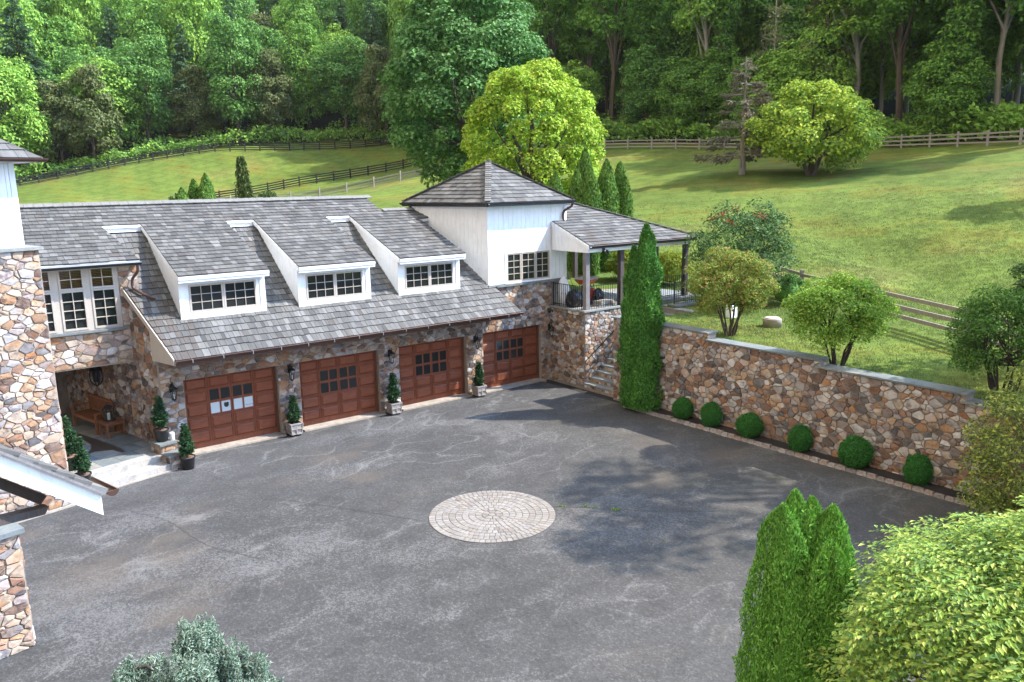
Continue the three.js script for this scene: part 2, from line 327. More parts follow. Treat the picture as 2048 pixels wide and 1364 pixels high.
// ---------------------------------------------------------------- foliage
// Leaves: kite-shaped faces; at(i, r) gives [px,py,pz, nx,ny,nz] (place and the way the leaf faces)
function leafMesh(n, r, at, { len = 0.2, wid = 0.55, pal, jit = 0.7, fold = 0.18, droop = 0, along = null, lvar = 0.4 }) {
  const pos = new Float32Array(n * 18), nor = new Float32Array(n * 18), col = new Float32Array(n * 18);
  const N = V3(), D = V3(), S = V3(), P = V3(), A = V3(), B = V3(), T = V3(), E1 = V3(), E2 = V3();
  let o = 0;
  const tri = (a, b, c, cc) => {
    E1.subVectors(b, a); E2.subVectors(c, a); T.crossVectors(E1, E2).normalize();
    for (const q of [a, b, c]) { pos[o] = q.x; pos[o + 1] = q.y; pos[o + 2] = q.z; nor[o] = T.x; nor[o + 1] = T.y; nor[o + 2] = T.z; col[o] = cc[0]; col[o + 1] = cc[1]; col[o + 2] = cc[2]; o += 3; }
  };
  for (let i = 0; i < n; i++) {
    const q = at(i, r); if (!q) continue;
    P.set(q[0], q[1], q[2]); N.set(q[3], q[4], q[5]); N.x += R(-jit, jit, r); N.y += R(-jit, jit, r); N.z += R(-jit, jit, r); N.normalize();
    if (along) D.set(...along(q, r)); else D.set(R(-1, 1, r), R(-1, 1, r) - droop, R(-1, 1, r));
    D.addScaledVector(N, -D.dot(N)).normalize(); S.crossVectors(N, D);
    const L = len * (1 + R(-lvar, lvar, r)), w = L * wid * 0.5, p = pal[Math.floor(r() * pal.length)], k = R(0.82, 1.18, r), cc = [p[0] * k, p[1] * k, p[2] * k];
    A.copy(P).addScaledVector(D, L * 0.45).addScaledVector(S, w).addScaledVector(N, L * fold);
    B.copy(P).addScaledVector(D, L * 0.45).addScaledVector(S, -w).addScaledVector(N, L * fold);
    const tip = P.clone().addScaledVector(D, L);
    tri(P, tip, A, cc); tri(P, B, tip, cc);
  }
  const g = new THREE.BufferGeometry(); g.setAttribute('position', new THREE.BufferAttribute(pos.slice(0, o), 3)); g.setAttribute('normal', new THREE.BufferAttribute(nor.slice(0, o), 3)); g.setAttribute('color', new THREE.BufferAttribute(col.slice(0, o), 3));
  return g;
}
const onSphere = (r) => { const z = R(-1, 1, r), a = R(0, Math.PI * 2, r), s = Math.sqrt(1 - z * z); return [s * Math.cos(a), z, s * Math.sin(a)]; };
// clumps spread through an ellipsoidal crown
function clumpsIn(r, n, [cx, cy, cz], [rx, ry, rz], cr, { inner = 0.45, taper = 0, low = -1 } = {}) {
  const o = [];
  while (o.length < n) {
    const d = onSphere(r); if (d[1] < low) continue; const k = lerp(inner, 0.92, Math.sqrt(r())), t = 1 - taper * Math.max(0, d[1]);
    o.push({ c: [cx + d[0] * rx * k * t, cy + d[1] * ry * k, cz + d[2] * rz * k * t], r: cr * R(0.65, 1.3, r), o: [cx, cy, cz] });
  }
  return o;
}
function clumpLeaves(n, r, clumps, opt = {}) {
  const w = clumps.map((c) => c.r * c.r), sum = w.reduce((a, b) => a + b, 0), cum = []; w.reduce((a, b, i) => (cum[i] = a + b), 0);
  const flat = opt.flat ?? 0.75;
  return leafMesh(n, r, (i, rr) => {
    const t = rr() * sum; let lo = 0, hi = cum.length - 1; while (lo < hi) { const m = (lo + hi) >> 1; if (cum[m] < t) lo = m + 1; else hi = m; }
    const c = clumps[lo]; let d = onSphere(rr); if (d[1] < -0.35 && rr() < 0.7) d[1] = -d[1];
    const k = c.r * lerp(0.45, 1.08, Math.pow(rr(), 0.4));
    return [c.c[0] + d[0] * k, c.c[1] + d[1] * k * flat, c.c[2] + d[2] * k, d[0] * 0.7 + (c.c[0] - c.o[0]) * 0.05, d[1] * 0.7 + 0.6, d[2] * 0.7 + (c.c[2] - c.o[2]) * 0.05];
  }, opt);
}
function limb(a, b, r0, r1, r, bend = 0.12, seg = 5, sides = 6) {
  const A = V3(...a), B = V3(...b), L = A.distanceTo(B), pts = [];
  for (let i = 0; i <= seg; i++) { const t = i / seg, p = A.clone().lerp(B, t), s = Math.sin(t * Math.PI) * bend * L; p.x += R(-1, 1, r) * s * 0.5; p.z += R(-1, 1, r) * s * 0.5; p.y += s * 0.35; pts.push(p); }
  const cv = new THREE.CatmullRomCurve3(pts), g = new THREE.TubeGeometry(cv, seg * 2, 1, sides), pa = g.attributes.position, nseg = seg * 2 + 1;
  for (let i = 0; i < nseg; i++) { const c = cv.getPointAt(i / (nseg - 1)), rad = lerp(r0, r1, i / (nseg - 1)); for (let j = 0; j <= sides; j++) { const k = i * (sides + 1) + j; pa.setXYZ(k, c.x + (pa.getX(k) - c.x) * rad, c.y + (pa.getY(k) - c.y) * rad, c.z + (pa.getZ(k) - c.z) * rad); } }
  g.computeVertexNormals(); return g;
}
function broadleaf(seed, o) {
  const r = RNG(seed), { h, tr, crown, nc, cr, leaves, len, pal, limbs = 7, bare = 0, lean = 0 } = o;
  const cl = clumpsIn(r, nc, crown.c, crown.r, cr, { inner: o.inner ?? 0.4, taper: o.taper ?? 0.15, low: o.low ?? -0.85 });
  const top = [crown.c[0] + lean, crown.c[1] + crown.r[1] * 0.5, crown.c[2]];
  const wood = [limb([0, -0.4, 0], top, tr, tr * 0.25, r, 0.03, 6, 8)];
  for (let i = 0; i < limbs; i++) { const c = cl[Math.floor(r() * cl.length)], y0 = R(0.35, 0.75, r) * crown.c[1]; wood.push(limb([top[0] * y0 / top[1], y0, 0], c.c, tr * 0.42, tr * 0.08, r, 0.1, 4, 5)); }
  return { wood: join(wood), crown: clumpLeaves(leaves, r, cl, { len, pal, wid: o.wid ?? 0.75, flat: o.flat ?? 0.75, jit: o.jit ?? 0.6 }) };
}
function conifer(seed, { h, rad, base = 0.12, tiers = 22, per = 9, leaves = 3500, len = 0.5, pal, droop = 0.25, gaps = 0.1, bare = 0, twig = true, tr = 0.25, spread = 0.06 }) {
  const r = RNG(seed), wood = [limb([0, -0.4, 0], [0, h, 0], tr, 0.03, r, 0.005, 6, 7)], br = [];
  for (let i = 0; i < tiers; i++) for (let k = 0; k < per; k++) {
    if (r() < gaps) continue;
    const t = (i + r()) / tiers, y = h * lerp(base, 0.985, t), L = rad * (1 - t) ** 0.8 * R(0.6, 1.1, r) + Math.min(0.1, rad * 0.08), a = R(0, 6.283, r), e = [Math.cos(a) * L, y - L * droop + L * 0.1 * r(), Math.sin(a) * L];
    br.push({ a: [0, y, 0], b: e, L }); if (twig && L > 0.6) wood.push(rod([0, y, 0], e, 0.03 + 0.01 * L, 0.008, 4));
  }
  const cum = []; let s = 0; for (const b of br) cum.push((s += b.L));
  const cr = leafMesh(leaves, r, (i, rr) => {
    const t = rr() * s; let lo = 0, hi = cum.length - 1; while (lo < hi) { const m = (lo + hi) >> 1; if (cum[m] < t) lo = m + 1; else hi = m; }
    const b = br[lo], k = lerp(0.18 + bare, 1.02, Math.pow(rr(), 0.7)), sp = 0.12 * b.L + spread;
    return [b.b[0] * k + R(-sp, sp, rr), lerp(b.a[1], b.b[1], k) + R(-sp, sp, rr) * 0.5, b.b[2] * k + R(-sp, sp, rr), b.b[0] * 0.2, 1, b.b[2] * 0.2];
  }, { len, wid: 0.4, pal, jit: 0.5, along: (q, rr) => [q[0] + R(-0.5, 0.5, rr), -0.4, q[2] + R(-0.5, 0.5, rr)] });
  return { wood: join(wood), crown: cr };
}
// columnar arborvitae: stems = [{x,z,h,r,y0}]; flat upright sprays over bulging surfaces
function arborvitae(seed, stems, { leaves, len, pal, lumps = 26, lump = 0.16, wid = 0.5, round = 0.55, jit = 0.55, up = 1.1, shape = null }) {
  const r = RNG(seed), ls = stems.map((s) => Array.from({ length: lumps }, () => ({ a: R(0, 6.283, r), t: r(), k: R(0.5, 1, r) })));
  const area = stems.map((s) => s.h * s.r), sum = area.reduce((a, b) => a + b, 0);
  const prof = shape ?? ((t) => Math.pow(Math.sin(Math.PI * clamp(0.14 + 0.86 * t, 0, 1)) * 0.55 + 0.45 * (1 - t), round) * (1 - Math.pow(t, 7)) * (t > 0.93 ? (1 - t) / 0.07 : 1) ** 0.35);
  const surf = (si, t, a) => { const s = stems[si]; let k = 1; for (const l of ls[si]) { let da = Math.abs(a - l.a); if (da > Math.PI) da = 6.283 - da; const d2 = (da * 1.3) ** 2 + ((t - l.t) * s.h / s.r * 0.8) ** 2; k += lump * l.k * Math.exp(-d2 * 5); } return s.r * prof(t) * k * 0.92; };
  const g = leafMesh(leaves, r, (i, rr) => {
    let t0 = rr() * sum, si = 0; while (si < stems.length - 1 && (t0 -= area[si]) > 0) si++;
    const s = stems[si], t = rr(), a = R(0, 6.283, rr), d = surf(si, t, a) * lerp(0.72, 1.06, Math.pow(rr(), 0.45));
    return [s.x + Math.cos(a) * d, (s.y0 ?? 0) + t * s.h, s.z + Math.sin(a) * d, Math.cos(a), 0.35, Math.sin(a)];
  }, { len, wid, pal, jit, fold: 0.12, along: (q, rr) => [q[3] * 0.6 + R(-0.6, 0.6, rr), up, q[5] * 0.6 + R(-0.6, 0.6, rr)] });
  const wood = [];
  stems.forEach((s, si) => { const pts = []; for (let i = 0; i <= 10; i++) { const t = i / 10; let m = 0; for (let k = 0; k < 6; k++) m += surf(si, t, k) / 6; pts.push(new THREE.Vector2(Math.max(0.01, m * 0.62), t * s.h * 0.96)); } const l = new THREE.LatheGeometry(pts, 10); l.translate(s.x, s.y0 ?? 0, s.z); wood.push(l); });
  return { crown: g, wood: join(wood) };
}
const G = { // leaf colours (linear)
  forest: [[0.142, 0.2954, 0.049], [0.1889, 0.3658, 0.0565], [0.1198, 0.2391, 0.0452], [0.2362, 0.422, 0.0641]],
  forest2: [[0.2154, 0.3991, 0.0629], [0.2923, 0.4987, 0.0736], [0.1846, 0.3279, 0.0587], [0.3694, 0.5415, 0.0946]],
  dark: [[0.1156, 0.2582, 0.0512], [0.1616, 0.331, 0.0668], [0.0924, 0.1986, 0.0432], [0.2117, 0.3974, 0.0885]],
  olive: [[0.1595, 0.1885, 0.058], [0.1232, 0.174, 0.0508], [0.1885, 0.2175, 0.0798]],
  maple: [[0.096, 0.2324, 0.0514], [0.1371, 0.3058, 0.0772], [0.0767, 0.1713, 0.0445], [0.2054, 0.367, 0.1114]],
  lime: [[0.3829, 0.536, 0.0466], [0.3063, 0.4786, 0.042], [0.2106, 0.3637, 0.0374], [0.4977, 0.6317, 0.0582], [0.4211, 0.4594, 0.07]],
  gold: [[0.4007, 0.5228, 0.0641], [0.2774, 0.4182, 0.0573], [0.2003, 0.3312, 0.0505], [0.5085, 0.5924, 0.0689]],
  pine: [[0.0943, 0.1834, 0.0783], [0.1346, 0.2324, 0.1077], [0.0807, 0.1467, 0.0626]],
  thuja: [[0.0592, 0.1899, 0.0297], [0.0845, 0.2393, 0.0364], [0.0473, 0.1402, 0.0248], [0.1265, 0.2972, 0.0496]],
  thuja2: [[0.1301, 0.3202, 0.044], [0.1801, 0.4002, 0.056], [0.1001, 0.2401, 0.036], [0.2602, 0.4702, 0.0901]],
  arb: [[0.0784, 0.174, 0.0278], [0.1218, 0.235, 0.0348], [0.0557, 0.1304, 0.0226], [0.174, 0.2784, 0.0452]],
  box: [[0.0478, 0.1848, 0.0348], [0.0653, 0.2393, 0.0435], [0.0392, 0.1305, 0.0282]],
  vase: [[0.1834, 0.3486, 0.0458], [0.2568, 0.431, 0.0551], [0.1375, 0.2752, 0.0404], [0.3486, 0.4585, 0.0734]],
  vaseRed: [[0.2233, 0.319, 0.0447], [0.1595, 0.2631, 0.0383], [0.319, 0.3748, 0.0638], [0.3828, 0.2712, 0.0957]],
  vaseDark: [[0.0906, 0.2085, 0.0363], [0.1269, 0.2627, 0.0435], [0.0725, 0.154, 0.0326]],
  lilac: [[0.0726, 0.1602, 0.0452], [0.1037, 0.1979, 0.0603], [0.0581, 0.1226, 0.0362], [0.1452, 0.2262, 0.0754]],
  dog: [[0.3298, 0.4471, 0.0743], [0.2537, 0.385, 0.0681], [0.4567, 0.5216, 0.1238], [0.1776, 0.2981, 0.0619], [0.1268, 0.236, 0.0557]],
  holly: [[0.2995, 0.357, 0.0704], [0.1697, 0.2343, 0.0517], [0.4792, 0.5132, 0.1175], [0.1198, 0.1672, 0.047]],
  cedar: [[0.198, 0.2765, 0.189], [0.252, 0.3283, 0.2344], [0.135, 0.2074, 0.1361], [0.306, 0.3629, 0.2722]],
  dead: [[0.224, 0.203, 0.14], [0.168, 0.168, 0.105], [0.28, 0.252, 0.182]],
};

// ---------------------------------------------------------------- terrain
const HP = [
  [13.5, 3, 2.62], [13.5, 8, 2.5], [13.5, 13, 2.3], [13.5, 18, 2.05], [16, 5, 2.6], [18, 9, 2.5], [19, 14, 2.35], [22, 6, 2.6], [20, 1, 2.75], [24, 16, 2.55], [16, -7, 3.1], [22, -4, 3.1], [13.5, -9, 3.0], [22, 22, 2.2], [26, 8, 2.95], [25, 1, 3.15],
  [30, 3, 3.9], [35, 5, 5.0], [28, -6, 4.1], [40, 0, 6.1], [50, -12, 7.6], [49, -17, 7.9], [64, -48.5, 11.2], [68.6, -31, 10.5], [68, -16.7, 10.0], [63.4, -2.7, 9.65], [60, 12, 9.5], [38, -30, 6.2], [48, 14, 7.6],
  [12.7, -75, 5.6], [35.4, -68, 6.0], [44, -63.6, 7.9], [32.5, -96, 5.6], [43.2, -92, 7.5], [57, -85, 9.8], [11.8, -131, 8.3], [27.4, -128.4, 11.5], [41.7, -124.5, 13.8], [68.5, -107, 14.7], [0, -14, 3.0], [2, -40, 3.6], [-20, -70, 4.0], [-25, -130, 6.0], [16, -35, 4.2],
  [78, -60, 15.5], [88, -36, 14.5], [88, -8, 13.5], [90, -130, 24], [45, -160, 20], [12, -172, 15], [125, -60, 27], [115, -115, 33], [60, -215, 36], [5, -225, 27], [-60, -180, 14], [150, 0, 27], [160, -150, 46], [-50, -60, 3], [30, -190, 27],
];
const tps = (() => {
  const n = HP.length, m = n + 3, A = Array.from({ length: m }, () => new Float64Array(m + 1)), U = (d2) => (d2 < 1e-9 ? 0 : 0.5 * d2 * Math.log(d2));
  for (let i = 0; i < n; i++) { for (let j = 0; j < n; j++) A[i][j] = U((HP[i][0] - HP[j][0]) ** 2 + (HP[i][1] - HP[j][1]) ** 2) + (i === j ? 4 : 0); A[i][n] = 1; A[i][n + 1] = HP[i][0]; A[i][n + 2] = HP[i][1]; A[n][i] = 1; A[n + 1][i] = HP[i][0]; A[n + 2][i] = HP[i][1]; A[i][m] = HP[i][2]; }
  for (let c = 0; c < m; c++) { let p = c; for (let k = c; k < m; k++) if (Math.abs(A[k][c]) > Math.abs(A[p][c])) p = k; [A[c], A[p]] = [A[p], A[c]]; for (let k = 0; k < m; k++) if (k !== c) { const f = A[k][c] / A[c][c]; if (f) for (let j = c; j <= m; j++) A[k][j] -= f * A[c][j]; } }
  const w = A.map((q, i) => q[m] / q[i]);
  return (x, z) => { let s = w[n] + w[n + 1] * x + w[n + 2] * z; for (let i = 0; i < n; i++) s += w[i] * U((x - HP[i][0]) ** 2 + (z - HP[i][1]) ** 2); return s; };
})();
// a low grassed bank crosses the lawn beyond the rail fence
const bank = (x, z) => { const d = (x - 29) * 0.8 + (z - 4) * 0.6; return 0.0 + 0.32 * Math.exp(-((d + 2.2) ** 2) / 3.2) - 0.30 * Math.exp(-((d - 1.0) ** 2) / 4) * 1; };
const H = (x, z) => tps(x, z) + bank(x, z) * sstep(16, 24, x) * sstep(40, 30, x) * sstep(-8, 0, z);

const grassTex = tex(1024, 1024, (u, v) => {
  const a = fbm(u * 8, v * 8, 41, 4, 8), b = vnoise(u * 128, v * 128, 43, 128), c = vnoise(u * 300, v * 300, 44, 300), e = fbm(u * 24, v * 24, 47, 3, 24), dry = sstep(0.56, 0.74, fbm(u * 5, v * 5, 48, 5, 5));
  const k = 0.62 + 0.5 * (a - 0.5) + 0.34 * (b - 0.5) + 0.42 * (c - 0.5) + 0.3 * (e - 0.5) + 0.15 + 0.05 * Math.sin(6.28319 * (4 * u - 2 * v)) + 0.035 * Math.sin(6.28319 * (8 * u - 4 * v) + 1);
  return [k * lerp(0.98, 1.35, dry), k * lerp(1, 1.03, dry), k * lerp(1, 0.95, dry)];
});
const grassMat = mat([1, 1, 1], { phys: true, specularIntensity: 0.2, map: grassTex, vertexColors: true, roughness: 1, bumpMap: stoneBump, bumpScale: 0.05 });
function sheet(xs, zs, fy, colour, hole = null) {
  const pos = [], uv = [], col = [], idx = [], nx = xs.length;
  for (const z of zs) for (const x of xs) { const y = fy(x, z), c = colour(x, z); pos.push(x, y, z); uv.push(x / 9 + 0.03 * Math.sin(z * 0.2), z / 9); col.push(...c); }
  for (let j = 0; j + 1 < zs.length; j++) for (let i = 0; i + 1 < nx; i++) { if (hole && hole((xs[i] + xs[i + 1]) / 2, (zs[j] + zs[j + 1]) / 2)) continue; const a = j * nx + i; idx.push(a, a + nx, a + 1, a + 1, a + nx, a + nx + 1); }
  const g = meshFrom(pos, idx, uv); g.setAttribute('color', new THREE.BufferAttribute(new Float32Array(col), 3)); g.computeVertexNormals(); return g;
}
const grow = (a, b, s0, k, cap) => { const o = [a]; let s = s0 * Math.sign(b - a); while ((b - o[o.length - 1]) * Math.sign(s) > Math.abs(s)) { o.push(o[o.length - 1] + s); s = Math.sign(s) * Math.min(cap, Math.abs(s) * k); } o.push(b); return o; };
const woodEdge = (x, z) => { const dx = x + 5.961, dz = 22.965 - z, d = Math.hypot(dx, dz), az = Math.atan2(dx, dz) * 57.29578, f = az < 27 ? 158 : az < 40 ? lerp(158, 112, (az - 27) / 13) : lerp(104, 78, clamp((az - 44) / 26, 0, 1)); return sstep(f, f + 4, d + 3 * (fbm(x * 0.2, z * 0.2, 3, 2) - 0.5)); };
const grassCol = (x, z) => {
  const p = fbm(x * 0.11 + 9, z * 0.11 + 50, 71, 4), q = fbm(x * 0.5 + 3, z * 0.5 + 80, 73, 3), st = 0.5 + 0.5 * Math.sin((x * 0.55 + z * 0.83) * 1.9 + 2 * fbm(x * 0.05, z * 0.05, 75, 2)), dry = sstep(0.55, 0.72, fbm(x * 0.2 + 20, z * 0.2 + 7, 77, 4));
  const k = 0.86 + 0.34 * (p - 0.5) + 0.16 * (q - 0.5) + 0.09 * (st - 0.5) * sstep(16, 24, x);
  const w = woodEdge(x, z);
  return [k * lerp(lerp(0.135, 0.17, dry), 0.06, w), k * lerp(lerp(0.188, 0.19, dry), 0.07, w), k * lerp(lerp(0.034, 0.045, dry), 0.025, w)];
};
{
  const jig = (x, z) => 0.05 * (fbm(x * 0.9 + 30, z * 0.9 + 90, 61, 3) - 0.5);
  const xs = [...grow(13.55, 17.4, 0.7, 1, 0.7), ...grow(17.4, 230, 0.7, 1.035, 7).slice(1)], zs = [...grow(1.95, -262, 0.7, 1.035, 7).reverse(), ...grow(1.95, 3.74, 0.6, 1, 0.6).slice(1), ...grow(3.74, 42, 0.7, 1.0, 0.7).slice(1)], stairwell = (x, z) => x < 17.4 && z > 1.95 && z < 3.74;
  struct('lawn', sheet(xs, zs, (x, z) => H(x, z) + jig(x, z), grassCol, stairwell), grassMat);
  const xb = grow(13.55, -150, 1.0, 1.05, 7).reverse(), zb = zs.filter((z) => z <= -8);
  struct('field', sheet(xb, zb, (x, z) => H(x, z) + jig(x, z), grassCol), grassMat);
}

// ---------------------------------------------------------------- courtyard
const asphaltTex = tex(2048, 2048, (u, v, px, py) => {
  const x = u * 30 - 17, z = v * 38 - 3; // metres; the sheet spans -17..13 and -3..35
  const wx = x + 1.6 * (fbm(x * 0.45, z * 0.45, 201, 4) - 0.5), wz = z + 1.6 * (fbm(x * 0.45 + 40, z * 0.45, 202, 4) - 0.5);
  const rid = (n, p) => Math.pow(1 - Math.abs(2 * n - 1), p);
  const b1 = fbm(x * 0.35 + 11, z * 0.35 + 5, 301, 3), b2 = fbm(x * 0.7 + 31, z * 0.7 + 15, 303, 3);
  const s1 = rid(fbm(wx * 0.5, wz * 0.85, 205, 3), 34) * sstep(0.36, 0.6, b1), s2 = rid(fbm(wx * 0.8 + 30 + 0.4 * z, wz * 1.0, 209, 3), 30) * sstep(0.38, 0.62, b2), s3 = rid(vnoise(wx * 1.7 + 4, wz * 2.3 + 0.5 * x, 217), 14) * sstep(0.5, 0.75, fbm(x * 0.8 + 3, z * 0.8, 305, 3));
  const gr = hash2(px, py, 221), gr2 = vnoise(px * 0.45, py * 0.45, 223), big = fbm(x * 0.16, z * 0.16, 227, 4), worn = fbm(x * 0.5 + 7, z * 0.75, 231, 5), mid = fbm(x * 2.2, z * 2.8, 235, 3);
  const region = 0.55 + 0.45 * sstep(8, 2, z) + 0.3 * sstep(0.5, 0.65, big);
  const cover = clamp((0.6 * s1 + 0.5 * s2 + 0.4 * s3) * region + 0.38 * sstep(0.42, 0.78, worn) + 0.25 * (mid - 0.5) + 0.16, 0, 1);
  const speck = sstep(1.02 - cover * 1.05, 1.18 - cover * 0.85, gr * 0.62 + gr2 * 0.5);
  const tan = sstep(0.60, 0.78, fbm(x * 0.35 + 91, z * 0.5 + 13, 239, 5));
  let k = 0.068 + 0.03 * (big - 0.5) + 0.03 * (gr - 0.5) + 0.022 * (gr2 - 0.5) + 0.02 * (mid - 0.5);
  k = lerp(k, 0.165, clamp(speck * 0.5 + cover * 0.22 + 0.2 * Math.min(1, (s1 + s2) * region) * (0.3 + 0.7 * gr) * 1.5, 0, 0.9));
  const t = 0.5 * tan * (0.6 + 0.4 * gr);
  return [lerp(k * 0.99, 0.135, t), lerp(k * 0.985, 0.112, t), lerp(k * 1.0, 0.092, t)];
});
const asphaltBump = tex(512, 512, (u, v, px, py) => { const h = 0.7 * hash2(px, py, 5) + 0.3 * fbm(u * 40, v * 40, 8, 2, 40); return [h, h, h]; }, { srgb: false, rep: [12, 15] });
{
  const g = new THREE.PlaneGeometry(30, 38, 1, 1); g.rotateX(-Math.PI / 2); g.translate(-2, 0, 16);
  const uv = g.attributes.uv; for (let i = 0; i < uv.count; i++) uv.setY(i, 1 - uv.getY(i));
  struct('driveway', g, mat([0.90, 0.88, 0.82], { phys: true, specularIntensity: 0.3, map: asphaltTex, bumpMap: asphaltBump, bumpScale: 0.004, roughness: 0.93 }));
  // sub-ground below the paved court and the house
  struct('ground', box2(-150, 13.5, -0.6, -0.05, -8.2, 60), M.mulch);
  struct('ground', box2(13.5, 230, -0.6, -0.05, 34, 60), M.mulch);
}
// cracks: narrow open joints filled with dark grit
{
  const crack = (pts, w, m, seed) => {
    const r = RNG(seed), cv = new THREE.CatmullRomCurve3(pts.map((p) => V3(p[0], 0, p[1]))), n = 60, pos = [], idx = [];
    for (let i = 0; i <= n; i++) { const p = cv.getPoint(i / n), d = cv.getTangent(i / n), ww = w * R(0.3, 1.2, r), jx = R(-0.03, 0.03, r); pos.push(p.x + d.z * ww + jx, 0.004, p.z - d.x * ww + jx, p.x - d.z * ww + jx, 0.004, p.z + d.x * ww + jx); if (i) { const a = (i - 1) * 2; idx.push(a, a + 1, a + 2, a + 1, a + 3, a + 2); } }
    const g = meshFrom(pos, idx); g.computeVertexNormals(); return g;
  };
  const dark = mat([0.03, 0.03, 0.03]);
  struct('driveway_crack', join([crack([[0.4, 4.5], [1.2, 5.8], [2.0, 7.1], [2.75, 8.4]], 0.012, dark, 3), crack([[5.5, 9.6], [6.3, 10.4], [7.2, 11.4], [8.3, 12.3]], 0.012, dark, 4), crack([[-2.4, 3.2], [-1.8, 4.6], [-1.5, 6.4], [-0.6, 8.2]], 0.008, dark, 5)]), dark);
  const r = RNG(9), tufts = leafMesh(90, r, (i, q) => { const c = [0.02, 0.05, 0.22, 0.24, 0.31, 0.52, 0.55][Math.floor(q() * 7)], t = c + R(-0.02, 0.02, q); return [lerp(5.55, 7.4, t) + R(-0.04, 0.04, q) + 0.1 * Math.sin(t * 9), 0.003, lerp(9.65, 11.6, t) + R(-0.04, 0.04, q), R(-1, 1, q), 0.4, R(-1, 1, q)]; }, { len: 0.05, wid: 0.3, pal: G.vase, along: () => [0, 1, 0] });
  const o = single('grass_tufts', tufts, M.leaf, 'thin line of grass tufts growing in a driveway crack', 'grass'); o.userData.kind = 'stuff';
}
// round paver medallion
{
  const t = thing('paver_circle', 'pale round medallion of ring-laid concrete pavers set in the driveway', 'paving', [4.10, 0, 9.06]);
  const disc = new THREE.CylinderGeometry(1.46, 1.46, 0.008, 72); disc.translate(0, 0.004, 0);
  part('sand_bed', disc, mat([0.07, 0.058, 0.045], { map: concTex, roughness: 1 }), t);
  const r = RNG(77), tones = [[0.225, 0.205, 0.185], [0.25, 0.23, 0.21], [0.205, 0.18, 0.16], [0.235, 0.21, 0.18], [0.22, 0.205, 0.19]].map((c) => mat(c, { map: concTex, roughness: 0.95, bumpMap: stoneBump, bumpScale: 0.004 })), all = [];
  const paver = (r0, r1, a0, a1) => {
    const h0 = 0.0, h1 = 0.018 + R(-0.003, 0.003, r), c = 0.008, ring = (ra, rb, b0, b1, y) => { const o = []; for (const [q, a] of [[ra, b0], [rb, b0], [rb, (b0 + b1) / 2], [rb, b1], [ra, b1], [ra, (b0 + b1) / 2]]) o.push([q * Math.cos(a), y, q * Math.sin(a)]); return o; };
    const ca = c / ((r0 + r1) / 2), A = ring(r0, r1, a0, a1, h0), B = ring(r0, r1, a0, a1, h1 - 0.006), Ct = ring(r0 + c, r1 - c, a0 + ca, a1 - ca, h1), pos = [], uv = [], idx = [], o = R(0, 5, r);
    for (const L of [A, B, Ct]) for (const p of L) { pos.push(...p); uv.push(p[0] * 1.7 + o, p[2] * 1.7 + o); }
    for (let k = 0; k < 2; k++) for (let i = 0; i < 6; i++) { const j = (i + 1) % 6; idx.push(k * 6 + i, k * 6 + 6 + i, k * 6 + 6 + j, k * 6 + i, k * 6 + 6 + j, k * 6 + j); }
    for (let i = 1; i < 5; i++) idx.push(12, 12 + i + 1, 12 + i);
    const g = meshFrom(pos, idx, uv).toNonIndexed(); g.computeVertexNormals(); return g;
  };
  const NR = 9, r0 = 0.09, dr = (1.455 - r0) / NR;
  for (let k = 0; k < NR; k++) {
    const ra = r0 + k * dr, rb = ra + dr, n = Math.max(7, Math.round((Math.PI * (ra + rb)) / (k < 2 ? 0.14 : 0.118))), ph = R(0, 1, r);
    for (let i = 0; i < n; i++) { const a0 = ((i + ph) / n) * 6.28319, a1 = ((i + 1 + ph) / n) * 6.28319, gp = 0.0045; all.push({ g: paver(ra + gp, rb - gp, a0 + gp / ra, a1 - gp / ra), a: (ra + rb) * (a1 - a0) + k * 0.001, t: Math.floor(r() * tones.length) }); }
  }
  const hub = new THREE.CylinderGeometry(0.075, 0.083, 0.018, 12); hub.translate(0, 0.009, 0); part('hub_stone', hub, tones[0], t);
  all.sort((a, b) => b.a - a.a);
  for (const p of all.slice(0, 290)) part('paver', p.g, tones[p.t], t);
  const o = part('inner_pavers', join(all.slice(290).map((p) => p.g)), tones[1], t); o.userData.kind = 'stuff';
}
// belgian-block kerb and mulch bed along the retaining wall
{
  const t = thing('block_kerb', 'low kerb of weathered granite blocks edging the mulch bed', 'kerb', [12.78, 0, 4.75]);
  const r = RNG(31), tones = [[0.34, 0.30, 0.27], [0.40, 0.37, 0.34], [0.27, 0.245, 0.23], [0.36, 0.29, 0.245]].map((c) => mat(c, stoneOpt));
  let z = 0;
  while (z < 14) { const L = R(0.2, 0.3, r), w = R(0.12, 0.15, r), h = R(0.085, 0.115, r), g = new THREE.BoxGeometry(w, h + 0.04, L - 0.014, 2, 2, 2), p = g.attributes.position; for (let i = 0; i < p.count; i++) { const k = p.getY(i) > 0 ? 0.86 : 1; p.setXYZ(i, p.getX(i) * k + R(-0.006, 0.006, r), p.getY(i) + R(-0.006, 0.006, r), p.getZ(i) * (k < 1 ? 0.93 : 1)); } g.computeVertexNormals(); g.translate(0.06 + R(-0.01, 0.01, r), h / 2 - 0.02, z + L / 2); part('granite_block', g, tones[Math.floor(r() * 4)], t); z += L; }
  const bed = sheet(grow(12.86, 13.36, 0.1, 1, 0.1), grow(4.5, 19, 0.25, 1, 0.25), (x, zz) => 0.09 + 0.05 * fbm(x * 6, zz * 3, 91, 3), () => [1, 1, 1]); bed.deleteAttribute('color');
  struct('mulch_bed', bed, M.mulch);
}
